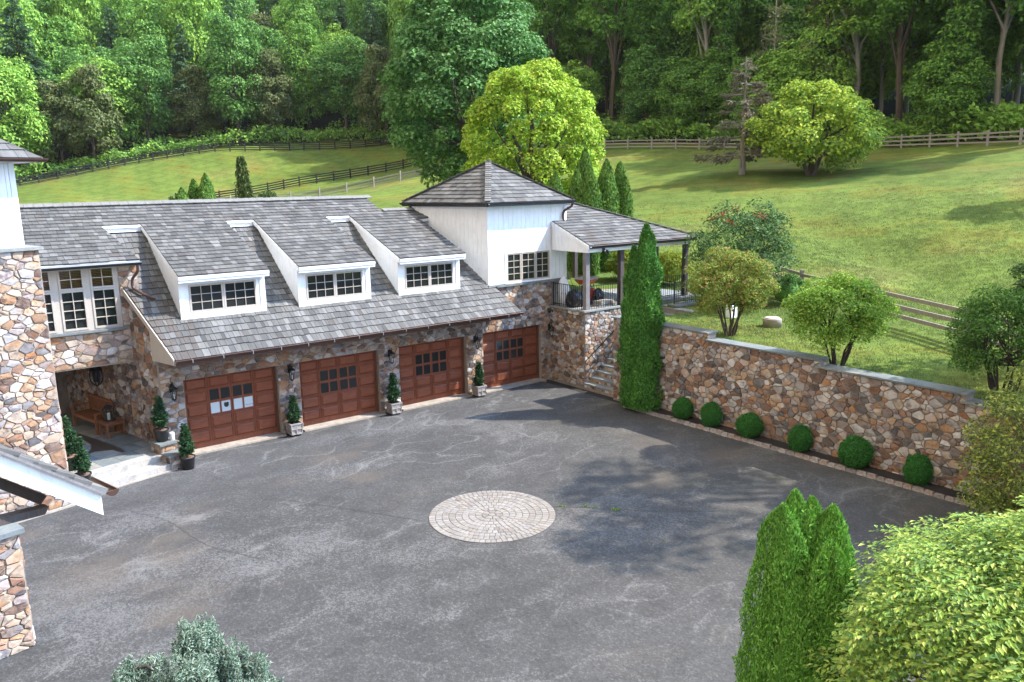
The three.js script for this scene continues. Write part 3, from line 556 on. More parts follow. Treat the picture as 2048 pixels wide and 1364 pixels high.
// retaining wall
{
  const t = thing('retaining_wall', 'tall fieldstone retaining wall stepping down beside the courtyard, capped in bluestone', 'wall', [13.32, 0, 3.74]);
  const X = 13.32, sec = [[3.74, 7.75, 2.86], [7.75, 11.5, 2.64], [11.5, 15.25, 2.45], [15.25, 20, 2.25]], fr = new Frame(V3(0, 0, 0), V3(-1, 0, 0));
  const core = [];
  for (const [z0, z1, h] of sec) core.push(box2(0, 0.42, -0.1, h, z0 - 3.74, z1 - 3.74 - 0.002));
  part('mortar_core', core, M.mortarDark, t);
  // one continuous bond; stones are cut at the stepped top
  const cut = (cell) => {
    let u = 0, v = 0; for (const p of cell) { u += p[0] / cell.length; v += p[1] / cell.length; }
    let k = sec.findIndex(([z0, z1]) => u + 3.74 < z1); if (k < 0) k = sec.length - 1;
    let c = clipHalf(cell, 0, 1, sec[k][2]);
    if (c.length > 2 && k + 1 < sec.length && v > sec[k + 1][2] - 0.2) c = clipHalf(c, 1, 0, sec[k][1] - 3.74);
    if (c.length > 2 && k && v > sec[k][2] - 0.2) c = clipHalf(c, -1, 0, -(sec[k][0] - 3.74));
    return c;
  };
  stones(t, [{ fr, polys: [rect(0.005, 16.2, 0.02, 2.86)], size: 0.19, aspect: 1.4, cut }, { fr: new Frame(V3(0, 0, 0), V3(0, 0, -1)), polys: [rect(-0.42, 0, 0.0, 2.86)], size: 0.25, view: 0.1 }], { seed: 501, most: 290, weights: W_GREY, proud: 0.036 });
  const r = RNG(6);
  for (const [z0, z1, h] of sec) { let z = z0 - 3.74 - 0.1; while (z < z1 - 3.74 - 0.01) { const L = Math.min(R(1.0, 1.5, r), z1 - 3.74 - z + 0.04); if (L < 0.12) break; part('cap_slab', box(0.52, 0.046, L - 0.008, 0.20, h + 0.025, z + L / 2), r() < 0.75 ? M.slate : M.slateLight, t); z += L; } }
}

// ---------------------------------------------------------------- four-bay garage
const RS = 0.745, RY = 3.885, SS = 0.375, SY = 5.2375; // steep and shallow roof: y = RY - RS z, y = SY - SS z
const TH = THREE.MathUtils.degToRad(13.8), rot = (p, q) => [p * Math.cos(TH) + q * Math.sin(TH), -p * Math.sin(TH) + q * Math.cos(TH)];
const DX = [0, 3.44, 6.946, 10.415], DW = 2.74, DH = 2.17;
const garage = thing('garage', 'fieldstone garage wing with four red-brown doors, shake roof and three dormers', 'building', [0, 0, 0]);
{
  const F = new Frame(V3(0, 0, 0), V3(0, 0, 1)), t = garage;
  const top = 3.80, wall = new THREE.Group(); wall.name = 'front_wall'; t.add(wall);
  const holes = DX.map((x) => rect(x, x + DW, 0.001, DH));
  const outline = [[-0.64, -0.1]]; for (const x of DX) outline.push([x, -0.1], [x, DH], [x + DW, DH], [x + DW, -0.1]);
  outline.push([13.72, -0.1], [13.72, top], [-0.64, top]);
  part('mortar_core', prism(F, outline, -0.34, 0), M.mortar, wall);
  const polys = [rect(-0.62, 0, 0.0, DH), rect(0 + DW, DX[1], 0, DH), rect(DX[1] + DW, DX[2], 0, DH), rect(DX[2] + DW, DX[3], 0, DH), rect(DX[3] + DW, 13.68, 0, DH)];
  const band = [rect(-0.62, 5, DH, 3.0), rect(5, 10.4, DH, 3.0)], over = [rect(10.4, 13.68, DH, top)];
  stones(wall, [{ fr: F, polys, size: 0.165, aspect: 1.3, view: 2 }, { fr: F, polys: band, size: 0.205, aspect: 1.6 }, { fr: F, polys: over, size: 0.195, aspect: 1.45 }], { seed: 610, most: 220, weights: W_MIX, proud: 0.03 });
  // side wall of the garage, turned with the older wing
  const [sx, sz] = rot(-0.6215, -0.153), side = new THREE.Group(); side.name = 'end_wall'; t.add(side);
  const FN = V3(-Math.cos(TH), 0, Math.sin(TH)), FS = new Frame(V3(sx, 0, sz), FN); // u runs towards +q
  const q1 = 0, yAt = (q) => RY - RS * (sz + q * Math.cos(TH)) - 0.12;
  part('mortar_core', prism(FS, [[-6, 0], [0, 0], [0, yAt(0)], [-1.55, yAt(-1.55)], [-1.55, 2.7], [-6, 2.7]], -0.3, 0), M.mortar, side);
  stones(side, [{ fr: FS, polys: [rect(-1.72, -0.02, 0.3, 2.72), rect(-6, -1.74, 0.36, 2.68)], size: 0.19, aspect: 1.35 }, { fr: FS, polys: [[[-1.42, 2.72], [-0.02, 2.72], [-0.02, yAt(0)], [-1.42, yAt(-1.42)]]], size: 0.26, aspect: 1.3 }], { seed: 615, most: 75, weights: W_MIX, proud: 0.03 });
  // garage doors
  const zd = -0.2;
  DX.forEach((x0, di) => {
    const d = new THREE.Group(); d.name = 'garage_door'; t.add(d);
    const cols = [0.03, 0.70, 1.37, 2.04, 2.71], rows = [0.17, 0.57, 0.97, 1.37, 1.77, 2.15];
    part('door_slab', box2(x0, x0 + DW, 0.01, DH + 0.1, zd - 0.05, zd), M.door, d);
    for (let c = 0; c < 4; c++) for (let k = 0; k < 5; k++) {
      const a = x0 + cols[c] + 0.045, b = x0 + cols[c + 1] - 0.045, e = rows[k] + 0.04, f = rows[k + 1] - 0.035, win = (c === 1 || c === 2) && (k === 3 || k === 2);
      if (!win) {
        const i = 0.05, z1 = zd + 0.002, z2 = zd + 0.04, P = [[a, e, z1], [b, e, z1], [b, f, z1], [a, f, z1], [a + i, e + i, z2], [b - i, e + i, z2], [b - i, f - i, z2], [a + i, f - i, z2]], pos = [], uv = [], idx = [], Q = [[0, 1, 5, 4], [1, 2, 6, 5], [2, 3, 7, 6], [3, 0, 4, 7], [4, 5, 6, 7]];
        for (const q of Q) { const s = pos.length / 3; for (const n of q) { pos.push(...P[n]); uv.push(P[n][1] * 0.9 + c * 0.31, P[n][0] * 0.9 + k * 0.17 + di); } idx.push(s, s + 1, s + 2, s, s + 2, s + 3); }
        const g = meshFrom(pos, idx, uv).toNonIndexed(); g.computeVertexNormals(); part('door_panel', g, M.door, d);
        part('panel_moulding', [box2(a - 0.022, b + 0.022, e - 0.022, e, zd, zd + 0.026), box2(a - 0.022, b + 0.022, f, f + 0.022, zd, zd + 0.026), box2(a - 0.022, a, e, f, zd, zd + 0.026), box2(b, b + 0.022, e, f, zd, zd + 0.026)], M.door, d);
      } else {
        const mid = (a + b) / 2;
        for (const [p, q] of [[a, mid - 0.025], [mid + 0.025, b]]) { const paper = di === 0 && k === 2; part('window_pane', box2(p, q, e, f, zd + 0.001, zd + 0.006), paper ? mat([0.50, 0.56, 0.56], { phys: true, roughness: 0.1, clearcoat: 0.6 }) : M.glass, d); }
        part('window_frame', [box2(a - 0.03, b + 0.03, e - 0.03, e, zd, zd + 0.02), box2(a - 0.03, b + 0.03, f, f + 0.03, zd, zd + 0.02), box2(a - 0.03, a, e, f, zd, zd + 0.02), box2(b, b + 0.03, e, f, zd, zd + 0.02), box2(mid - 0.025, mid + 0.025, e, f, zd, zd + 0.02)], M.door, d);
      }
    }
    if (di === 0) {
      part('dark_emblem', [0, 1, 2].map((i) => { const g = new THREE.CylinderGeometry([0.07, 0.032, 0.032][i], [0.07, 0.032, 0.032][i], 0.004, 20); g.rotateX(Math.PI / 2); g.translate(x0 + 1.20 + [0, -0.035, 0.04][i], 1.20 + [0, 0.05, 0.05][i], zd + 0.010 + i * 0.002); return g; }), M.gutter, d);
      part('dark_marks', [0, 1, 2].map((i) => box(0.07, 0.012, 0.004, x0 + 1.80 + i * 0.09, 1.09, zd + 0.009)), M.gutter, d);
    }
    part('door_jamb', [box2(x0 - 0.002, x0 + 0.05, 0.01, DH, zd - 0.02, zd + 0.06), box2(x0 + DW - 0.05, x0 + DW + 0.002, 0.01, DH, zd - 0.02, zd + 0.06), box2(x0, x0 + DW, DH - 0.03, DH + 0.002, zd - 0.02, zd + 0.06)], M.plank, d);
    part('threshold', box2(x0 - 0.05, x0 + DW + 0.05, -0.05, 0.045, -0.3, 0.24), M.conc, t);
  });
  // roofs
  const roof = new THREE.Group(); roof.name = 'roof'; t.add(roof);
  const sl = Math.hypot(1, RS), nS = V3(0, 1, RS).normalize(), vS = V3(0, RS, -1).normalize(), FR = new Frame(V3(0, RY, 0), nS, vS); // v = distance up the slope from z=0
  const vz = (z) => -z * sl, ze = 1.15;
  const lk = (z) => rot(0, 0)[0] + (-0.70 + z * Math.sin(TH)) / Math.cos(TH), rk = (z) => 10.88 + 0.36 * z;
  const steepLow = [[lk(ze), vz(ze)], [rk(ze), vz(ze)], [rk(0.0), 0], [10.73, 0], [10.73 - 0.255 * 3.1, vz(-3.1)], [lk(-3.1), vz(-3.1)]];
  // shallow roof over the dormers and the window bay
  const sh = Math.hypot(1, SS), nH = V3(0, 1, SS).normalize(), vH = V3(0, SS, -1).normalize(), FH = new Frame(V3(0, SY, 0), nH, vH), vh = (z) => -z * sh;
  const D = [[0.07, 2.62], [3.54, 6.09], [7.01, 9.58]], zf = 0.28, zn = -3.2, zr = -4.78, zl = -3.55, zb = -0.88;
  const sp = []; // outline, left to right along the eaves
  sp.push([-9, vh(zb)], [-0.60, vh(zb)], [-1.04, vh(zn)]);
  for (const [a, b] of D) sp.push([a, vh(zn)], [a, vh(zf)], [b, vh(zf)], [b, vh(zn)]);
  sp[sp.length - 1] = [9.58, vh(-2.62)];
  sp.push([10.73 - 0.255 * 2.7, vh(-2.7)], [10.73 - 0.255 * 3.55, vh(zl)], [8.47, vh(zl)], [8.47, vh(zr)], [-9, vh(zr)]);
  const rust = (c) => (c.x < 0.5 && c.z > -1.2 && c.z < 1.2 && c.x < 0.35 - 0.05 * c.z);
  shingles(roof, [{ fr: FR, poly: steepLow, view: 1.6, over: 0.05, rust, wmin: 0.09, wmax: 0.21, w: [24, 15, 24, 13, 4, 2, 12, 6, 1] }, { fr: FH, poly: sp, view: 1, exp: 0.25, th: 0.024, wmin: 0.12, wmax: 0.28, w: [22, 28, 13, 6, 18, 2, 9, 2, 1] }], { seed: 700, most: 290 });  // lighter steep, darker shallow tones: butt-edge shade put into colour, besides weathering
  part('steep_deck', prism(FR, steepLow, -0.14, -0.022), M.tan, roof);
  part('shallow_deck', prism(FH, sp, -0.12, -0.024), M.white, roof);
  // ridge caps and the far slope
  const caps = []; { const r = RNG(12); for (let x = -9; x < 8.45; x += 0.26) { const k = R(0, 0.02, r), y = SY - SS * zr; caps.push(box(0.25, 0.025, 0.24, x + 0.13, y + 0.02 + k * 0.6, zr + 0.09, [0.34, 0, 0.03]), box(0.25, 0.025, 0.22, x + 0.13, y + 0.01 + k * 0.6, zr - 0.12, [-0.7, 0, 0.03])); } for (let x = 8.5; x < 9.75; x += 0.26) caps.push(box(0.25, 0.03, 0.24, x + 0.13, SY - SS * zl + 0.02, zl + 0.08, [0.34, 0, 0.05])); }
  part('ridge_caps', caps, M.shingle[7], roof);
  const nB = V3(0, 1, -0.8).normalize(), FB = new Frame(V3(0, SY - SS * zr, zr), nB, V3(0, 0.8, 1).normalize());
  part('rear_slope', prism(FB, [[-8.47, -4.2], [9, -4.2], [9, 0], [-8.47, 0]], -0.1, 0), M.shingle[1], roof);
  const FB2 = new Frame(V3(0, SY - SS * zl, zl), nB, V3(0, 0.8, 1).normalize());
  part('rear_slope', prism(FB2, [[-9.9, -4.8], [-8.48, -4.8], [-8.48, 0], [-9.9, 0]], -0.1, 0), M.shingle[1], roof);
  // rear wall closes the volume
  part('rear_wall', box2(-9, 9.6, -0.1, 4.6, -8.1, -7.9), M.mortar, t);
  part('attic_partition', box2(-0.6, 10.2, 2.9, 6.2, -3.9, -3.7), M.tan, t);
  part('garage_floor', box2(-0.5, 13.4, -0.1, 0.008, -7.9, -0.36), M.conc, t);
  // eave: boxed soffit, gutter, end panels
  const ye = RY - RS * ze;
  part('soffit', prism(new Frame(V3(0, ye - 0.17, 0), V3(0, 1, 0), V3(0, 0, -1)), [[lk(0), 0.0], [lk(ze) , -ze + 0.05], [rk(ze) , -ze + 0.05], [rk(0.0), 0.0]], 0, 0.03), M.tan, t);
  part('fascia', bar([lk(ze), ye - 0.12, ze - 0.03], [rk(ze), ye - 0.12, ze - 0.03], 0.04, 0.16), M.copper, t);
  const gut = (a, b, m, r0 = 0.075) => { const A = V3(...a), B = V3(...b), L = A.distanceTo(B), s = new THREE.Shape(); s.absarc(0, 0, r0, Math.PI, 2 * Math.PI, false); s.lineTo(r0 - 0.012, 0); s.absarc(0, 0, r0 - 0.012, 2 * Math.PI, Math.PI, true); const g = new THREE.ExtrudeGeometry(s, { depth: L, bevelEnabled: false, curveSegments: 8 }); const mm = new THREE.Matrix4().lookAt(B, A, V3(0, 1, 0)).setPosition(A); return g.applyMatrix4(mm); };
  const gutter = part('gutter', [gut([lk(ze) - 0.02, ye - 0.03, ze + 0.085], [rk(ze) + 0.02, ye - 0.03, ze + 0.085], M.copper)], M.copper, t);
  const hang = []; for (let x = lk(ze) + 0.4; x < rk(ze); x += 0.82) hang.push(box(0.02, 0.012, 0.17, x, ye - 0.028, ze + 0.085), box(0.02, 0.1, 0.012, x, ye - 0.065, ze + 0.163));
  part('gutter_hangers', hang, M.bright, t);
  part('gutter_bead', rod([lk(ze) - 0.02, ye - 0.026, ze + 0.16], [rk(ze) + 0.02, ye - 0.026, ze + 0.16], 0.011), M.copper, t);
  // left rake board and closed eave end
  const [ex, ez] = [lk(ze), ze], FE = new Frame(V3(ex, 0, ez), FN), qq = (z) => (z - ez) / Math.cos(TH);
  part('eave_end_panel', prism(FE, [[qq(0.0), ye - 0.17], [-0.01, ye - 0.17], [-0.01, ye + 0.0], [qq(0.0), RY - 0.03]], 0.0, 0.03), M.cream, t);
  part('rake_board', prism(FE, [[qq(-1.35), RY + RS * 1.35 - 0.17], [0, ye - 0.17 + 0.02], [0, ye], [qq(-1.35), RY + RS * 1.35]], 0.031, 0.055), M.cream, t);
  const FE2 = new Frame(V3(rk(ze), 0, ze), V3(1, 0, -0.36).normalize());
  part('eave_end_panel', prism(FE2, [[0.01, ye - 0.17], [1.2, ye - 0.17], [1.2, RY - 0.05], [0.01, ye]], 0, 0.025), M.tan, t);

  // dormers
  D.forEach(([a, b], i) => {
    const d = new THREE.Group(); d.name = 'dormer'; t.add(d);
    const x0 = [0.13, 3.59, 7.06][i], x1 = x0 + 2.42, w0 = x0 + 0.26, w1 = x0 + 2.17, yb = RY + 0.0, yt = 5.03, wy0 = 4.06, wy1 = 4.84;
    part('front_panel', prism(F, rect(x0, x1, yb - 0.15, yt), -0.1, -0.005, [rect(w0, w1, wy0, wy1)]), M.white, d);
    part('corner_board', box2(x0 - 0.012, x0 + 0.14, yb - 0.1, yt, -0.004, 0.02), M.white, d);
    part('corner_board', box2(x1 - 0.14, x1 + 0.012, yb - 0.1, yt, -0.004, 0.02), M.white, d);
    part('sill_board', box2(x0 + 0.142, x1 - 0.142, yb - 0.1, wy0 - 0.02, -0.004, 0.016), M.white, d);
    part('eave_fascia', [box2(a, b, yt - 0.09, SY - SS * zf - 0.02, zf - 0.05, zf - 0.012), box2(a, b, yt - 0.01, yt + 0.07, zf - 0.012, zf + 0.016), box2(a, b, yt - 0.02, yt + 0.0, 0.0, zf - 0.05)], M.white, d);
    part('head_trim', box2(x0 + 0.142, x1 - 0.142, wy1 + 0.02, yt - 0.022, -0.004, 0.012), M.white, d);
    // cheeks (left one in view)
    const FL = new Frame(V3(x0, 0, 0), V3(-1, 0, 0)), FRt = new Frame(V3(x1, 0, 0), V3(1, 0, 0)), cheek = (s) => [[0, RY - 0.02], [0, SY - 0.14], [s * zn, SY - SS * zn - 0.14], [s * zn, RY - RS * zn - 0.02]];
    const cl = cheek(1); if (areaOf(cl) < 0) cl.reverse(); const cr2 = cheek(-1); if (areaOf(cr2) < 0) cr2.reverse();
    part('cheek_backing', prism(FL, cl, -0.1, -0.012), M.white, d); boards(d, FL, cl, M.white, { w: 0.2, n0: -0.012, th: 0.016 });
    part('cheek_backing', prism(FRt, cr2, -0.1, 0.004), M.white, d);
    part('rake_trim', prism(FL, (() => { const p = [[0.25, SY - SS * 0.25 - 0.17], [0.25, SY - SS * 0.25 - 0.02], [zn, SY - SS * zn - 0.02], [zn, SY - SS * zn - 0.15]]; return areaOf(p) < 0 ? p.reverse() : p; })(), 0.006, 0.072), M.white, d);
    // twin casement window, three by three panes each
    const win = (p, q) => {
      part('window_frame', prism(F, rect(p, q, wy0, wy1), -0.03, 0.012, [rect(p + 0.05, q - 0.05, wy0 + 0.05, wy1 - 0.05)]), M.cream, d);
      const gx = (q - p - 0.1) / 3, gy = (wy1 - wy0 - 0.1) / 3;
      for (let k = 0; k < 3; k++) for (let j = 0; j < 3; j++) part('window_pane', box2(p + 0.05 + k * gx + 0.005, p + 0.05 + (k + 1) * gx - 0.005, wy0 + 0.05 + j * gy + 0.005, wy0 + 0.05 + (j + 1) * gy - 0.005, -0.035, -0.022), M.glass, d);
      const mu = []; for (let k = 1; k < 3; k++) mu.push(box2(p + 0.05 + k * gx - 0.008, p + 0.05 + k * gx + 0.008, wy0 + 0.05, wy1 - 0.05, -0.036, 0.002), box2(p + 0.05, q - 0.05, wy0 + 0.05 + k * gy - 0.008, wy0 + 0.05 + k * gy + 0.008, -0.0355, 0.0015)); part('muntins', mu, M.cream, d);
    };
    win(w0, (w0 + w1) / 2 - 0.004); win((w0 + w1) / 2 + 0.004, w1);
  });
  // white trim at the head of each roof notch
  for (const [a, b] of [[-1.04, 0.07], [2.62, 3.54], [6.09, 7.01]]) part('notch_trim', [box2(a, b, RY - RS * zn - 0.04, SY - SS * zn - 0.02, zn - 0.06, zn - 0.02), box2(a, b, SY - SS * zn - 0.08, SY - SS * zn - 0.03, zn - 0.02, zn + 0.03)], M.white, t);

  // window bay between the tower and the garage
  const zw = -1.2, FW = new Frame(V3(0, 0, zw), V3(0, 0, 1)), bay = new THREE.Group(); bay.name = 'window_bay'; t.add(bay);
  const cols = [[-3.39, -2.77], [-2.61, -1.99], [-1.84, -1.22]], y0 = 3.74, y1 = 4.83, y2 = 4.84, y3 = 5.42;
  const holesW = cols.flatMap(([p, q]) => [rect(p, q, y0, y1), rect(p, q, y2 + 0.001, y3)]);
  part('mortar_core', prism(FW, rect(-4.6, -0.78, 2.68, 3.66), -0.3, 0), M.mortar, bay);
  part('mortar_core', box2(-1.14, -0.62, 3.66, 5.46, zw - 0.3, zw), M.mortar, bay);
  stones(bay, [{ fr: FW, polys: [rect(-4.2, -0.95, 2.69, 3.62)], size: 0.24, aspect: 1.6 }, { fr: FW, polys: [rect(-1.13, -0.63, 3.72, 5.4)], size: 0.25 }], { seed: 640, most: 40, weights: W_WARM, proud: 0.03 });
  part('window_wall', prism(FW, rect(-4.4, -1.141, 3.66, 5.5), -0.08, 0.0, cols.flatMap(([p, q]) => [rect(p, q, y0, y1 - 0.001), rect(p, q, y2, y3)])), M.cream, bay);
  part('sill_slab', box2(-4.4, -1.06, 3.64, 3.70, zw - 0.05, zw + 0.11), M.slate, bay);
  part('frieze_board', box2(-4.4, -1.15, 5.44, 5.52, zw + 0.003, zw + 0.06), M.cream, bay);
  for (const [p, q] of cols) for (const [e, f, nr] of [[y0, y1 - 0.001, 4], [y2, y3, 2]]) {
    part('window_frame', prism(FW, rect(p, q, e, f), -0.06, 0.02, [rect(p + 0.05, q - 0.05, e + 0.05, f - 0.05)]), M.cream, bay);
    const gx = (q - p - 0.1) / 2, gy = (f - e - 0.1) / nr, mu = [];
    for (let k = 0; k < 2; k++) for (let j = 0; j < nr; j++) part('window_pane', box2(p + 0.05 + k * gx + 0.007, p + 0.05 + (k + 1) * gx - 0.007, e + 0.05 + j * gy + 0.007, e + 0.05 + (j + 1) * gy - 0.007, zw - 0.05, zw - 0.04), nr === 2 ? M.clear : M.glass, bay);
    mu.push(box2(p + 0.05 + gx - 0.01, p + 0.05 + gx + 0.01, e + 0.05, f - 0.05, zw - 0.056, zw + 0.004)); for (let j = 1; j < nr; j++) mu.push(box2(p + 0.05, q - 0.05, e + 0.05 + j * gy - 0.01, e + 0.05 + j * gy + 0.01, zw - 0.0555, zw + 0.0035)); part('muntins', mu, M.cream, bay);
    if (nr === 2) part('wooden_blind', Array.from({ length: 12 }, (_, i) => box(q - p - 0.02, 0.034, 0.004, (p + q) / 2, e + 0.03 + i * 0.045, zw - 0.13, [0.5, 0, 0])), M.teak, bay);
  }
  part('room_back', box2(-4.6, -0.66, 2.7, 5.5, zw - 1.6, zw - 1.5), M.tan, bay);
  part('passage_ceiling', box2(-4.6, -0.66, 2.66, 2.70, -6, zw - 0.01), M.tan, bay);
  const yg = SY - SS * zb;
  part('gutter', gut([-4.6, yg - 0.06, zb + 0.075], [-0.58, yg - 0.06, zb + 0.075], M.gutter), M.gutter, bay);
  part('gutter_bead', rod([-4.6, yg - 0.055, zb + 0.15], [-0.58, yg - 0.055, zb + 0.15], 0.007), M.bright, bay);
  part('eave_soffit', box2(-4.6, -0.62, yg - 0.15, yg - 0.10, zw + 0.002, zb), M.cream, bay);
  part('downspout', tube([[-0.68, yg - 0.12, zb + 0.05], [-0.68, yg - 0.3, zb + 0.03], [-0.80, yg - 0.55, zw + 0.16], [-0.80, yg - 0.78, zw + 0.16], [-0.66, yg - 0.92, zw + 0.36], [-0.36, yg - 1.1, -0.62]], 0.04, 40), M.copper, bay);
}

// shared gutter profile
function halfRound(a, b, r0 = 0.075) {
  const A = V3(...a), B = V3(...b), L = A.distanceTo(B), s = new THREE.Shape(); s.absarc(0, 0, r0, Math.PI, 2 * Math.PI, false); s.lineTo(r0 - 0.012, 0); s.absarc(0, 0, r0 - 0.012, 2 * Math.PI, Math.PI, true);
  return new THREE.ExtrudeGeometry(s, { depth: L, bevelEnabled: false, curveSegments: 8 }).applyMatrix4(new THREE.Matrix4().lookAt(B, A, V3(0, 1, 0)).setPosition(A));
}
// a roof plane through eave points a,b (u from a to b) and a point c uphill; polygon given as world points
function planeFrame(a, b, c) { const A = V3(...a), U = V3(...b).sub(A).normalize(), Cc = V3(...c).sub(A), Vv = Cc.addScaledVector(U, -Cc.dot(U)).normalize(), N = U.clone().cross(Vv); return new Frame(A, N, Vv); }
const inFrame = (fr, p) => { const d = V3(...p).sub(fr.o); return [d.dot(fr.u), d.dot(fr.v)]; };

// ---------------------------------------------------------------- white corner tower
{
  const t = thing('corner_tower', 'square white board-sided tower with hipped shake roof above the fourth door', 'building', [12.3, 0, -1.8]);
  const ox = -12.3, oz = 1.8, L = 3.75, sk = 0.255, A = [10.73, 0], B = [14.44, 0], Cc = [14.44 - sk * L, -L], Dd = [10.73 - sk * L, -L], W = (p, y) => V3(p[0] + ox, y, p[1] + oz);
  const yl = 3.86, ye = 6.80;
  const FF = new Frame(V3(ox, 0, oz), V3(0, 0, 1)), nl = V3(-1, 0, -sk * -1 * -1).normalize();
  const dl = V3(sk, 0, 1).normalize(), NL = V3(-dl.z, 0, dl.x), FL = new Frame(W(A, 0), NL); // u towards +z
  const w0 = 11.57, w1 = 13.61, wy0 = 3.92, wy1 = 4.96;
  part('siding_backing', prism(FF, rect(A[0] + 0.01, B[0], yl, ye), -0.12, -0.012, [rect(w0, w1, wy0, wy1)]), M.white, t);
  for (const [p, q] of [[rect(A[0] + 0.10, w0 - 0.10, yl + 0.02, ye), 0], [rect(w1 + 0.10, B[0] - 0.1, yl + 0.02, ye), 0], [rect(w0 - 0.10, w1 + 0.10, wy1 + 0.10, ye), 0], [rect(w0 - 0.10, w1 + 0.10, yl + 0.02, wy0 - 0.06), 0]]) boards(t, FF, p, M.white, { w: 0.2, n0: -0.012, th: 0.018 });
  const Ll = L / dl.z;
  part('siding_backing', prism(FL, rect(-Ll, -0.01, 3.5, ye), -0.12, -0.012), M.white, t);
  boards(t, FL, rect(-Ll, -0.10, 3.6, ye), M.white, { w: 0.2, n0: -0.012, th: 0.018 });
  part('corner_board', [prism(FF, rect(A[0] - 0.004, A[0] + 0.1, yl + 0.0, ye), -0.012, 0.022), prism(FL, rect(-0.1, -0.001, 3.7, ye), -0.012, 0.022)], M.white, t);
  part('corner_board', box2(B[0] - 0.1 + ox, B[0] + 0.02 + ox, yl, ye, oz - 0.1, oz + 0.022), M.white, t);
  part('side_wall', prism(new Frame(W(B, 0), V3(1, 0, -sk).normalize()), rect(0, Ll, 2.7, ye), -0.1, 0.0), M.white, t);
  part('rear_wall', prism(new Frame(W(Cc, 0), V3(0, 0, -1)), rect(0.02, B[0] - A[0] - 0.02, 2.7, ye), -0.1, 0), M.white, t);
  part('ledge', box2(A[0] + 0.32 + ox, 14.56 + ox, yl - 0.08, yl - 0.012, oz - 0.05, oz + 0.11), M.slate, t);
  part('base_flashing', box2(A[0] - 0.05 + ox, A[0] + 0.33 + ox, yl - 0.03, yl + 0.03, oz - 0.02, oz + 0.12), M.bright, t);
  // window: three casements of two by four panes
  const cw = (w1 - w0) / 3;
  part('window_casing', prism(FF, rect(w0 - 0.09, w1 + 0.09, wy0 - 0.06, wy1 + 0.09), -0.03, 0.024, [rect(w0, w1, wy0, wy1)]), M.white, t);
  for (let i = 0; i < 3; i++) {
    const p = w0 + i * cw + 0.008, q = w0 + (i + 1) * cw - 0.008, wd = new THREE.Group(); wd.name = 'casement_window'; t.add(wd);
    part('frame', prism(FF, rect(p, q, wy0, wy1), -0.04, 0.008, [rect(p + 0.05, q - 0.05, wy0 + 0.05, wy1 - 0.05)]), M.cream, wd);
    const gx = (q - p - 0.1) / 2, gy = (wy1 - wy0 - 0.1) / 4, mu = [];
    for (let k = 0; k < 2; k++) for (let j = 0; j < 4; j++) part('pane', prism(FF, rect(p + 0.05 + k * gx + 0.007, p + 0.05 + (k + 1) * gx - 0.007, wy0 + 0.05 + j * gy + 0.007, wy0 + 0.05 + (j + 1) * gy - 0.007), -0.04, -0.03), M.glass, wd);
    mu.push(prism(FF, rect(p + 0.05 + gx - 0.01, p + 0.05 + gx + 0.01, wy0 + 0.05, wy1 - 0.05), -0.045, -0.004)); for (let j = 1; j < 4; j++) mu.push(prism(FF, rect(p + 0.05, q - 0.05, wy0 + 0.05 + j * gy - 0.01, wy0 + 0.05 + j * gy + 0.01), -0.0445, -0.0045)); part('muntins', mu, M.cream, wd);
  }
  // hipped roof
  const ov = 0.30, roof = new THREE.Group(); roof.name = 'hip_roof'; t.add(roof);
  const e = [[A[0] - ov + 0.1, A[1] + ov + 0.05], [B[0] + 0.12, B[1] + ov + 0.05], [Cc[0] + 0.12, Cc[1] - ov], [Dd[0] - 0.10, Dd[1] - ov]].map((p) => [p[0] + ox, ye + 0.03, p[1] + oz]);
  const apex = [12.08 + ox, 8.27, -1.68 + oz];
  const planes = e.map((p, i) => { const q = e[(i + 1) % 4], fr = planeFrame(p, q, apex); return { fr, poly: [p, q, apex].map((w) => inFrame(fr, w)), view: i === 0 || i === 3 ? 1 : 0.1, exp: 0.22, over: 0.04, wmin: 0.16, wmax: 0.4 }; });
  shingles(roof, planes, { seed: 720, most: 200 });
  planes.forEach((p) => part('deck', prism(p.fr, p.poly, -0.06, -0.02), M.white, roof));
  const hips = []; e.forEach((p) => { const n = 19; for (let k = 0; k < n; k++) { const a = V3(...p).lerp(V3(...apex), k / n), b = V3(...p).lerp(V3(...apex), (k + 1) / n); a.y += 0.05; b.y += 0.03; hips.push(bar(a.toArray(), b.toArray(), 0.22, 0.03)); } });
  hips.forEach((g, k) => part('hip_cap', g, M.shingle[[7, 3, 2, 0][k % 4]], roof));
  part('finial', rod(apex, [apex[0], apex[1] + 0.4, apex[2]], 0.012, 0.004), M.gutter, roof);
  const eg = (p, q) => { const a = V3(...p), b = V3(...q), o = V3().subVectors(b, a).normalize().cross(V3(0, 1, 0)).multiplyScalar(0.075); o.y = -0.03; return halfRound(a.add(o).toArray(), b.add(o).toArray()); };
  part('gutter', [eg(e[3], e[0]), eg(e[0], e[1]), eg(e[1], e[2])], M.gutter, t);
  part('fascia', [0, 1, 2, 3].map((i) => bar(V3(...e[i]).add(V3(0, -0.09, 0)).toArray(), V3(...e[(i + 1) % 4]).add(V3(0, -0.09, 0)).toArray(), 0.05, 0.13)), M.gutter, t);
  part('soffit', prism(new Frame(V3(0, ye - 0.1, 0), V3(0, 1, 0), V3(0, 0, -1)), e.map((p) => [p[0], -p[2]]), 0, 0.03), M.white, t);
  part('downspout', tube([[14.55 + ox, ye - 0.05, oz + 0.28], [14.52 + ox, ye - 0.2, oz + 0.26], [14.28 + ox, ye - 0.42, oz + 0.08], [14.26 + ox, ye - 0.75, oz + 0.08], [14.30 + ox, ye - 0.92, oz + 0.14]], 0.045, 30), M.copper, t);
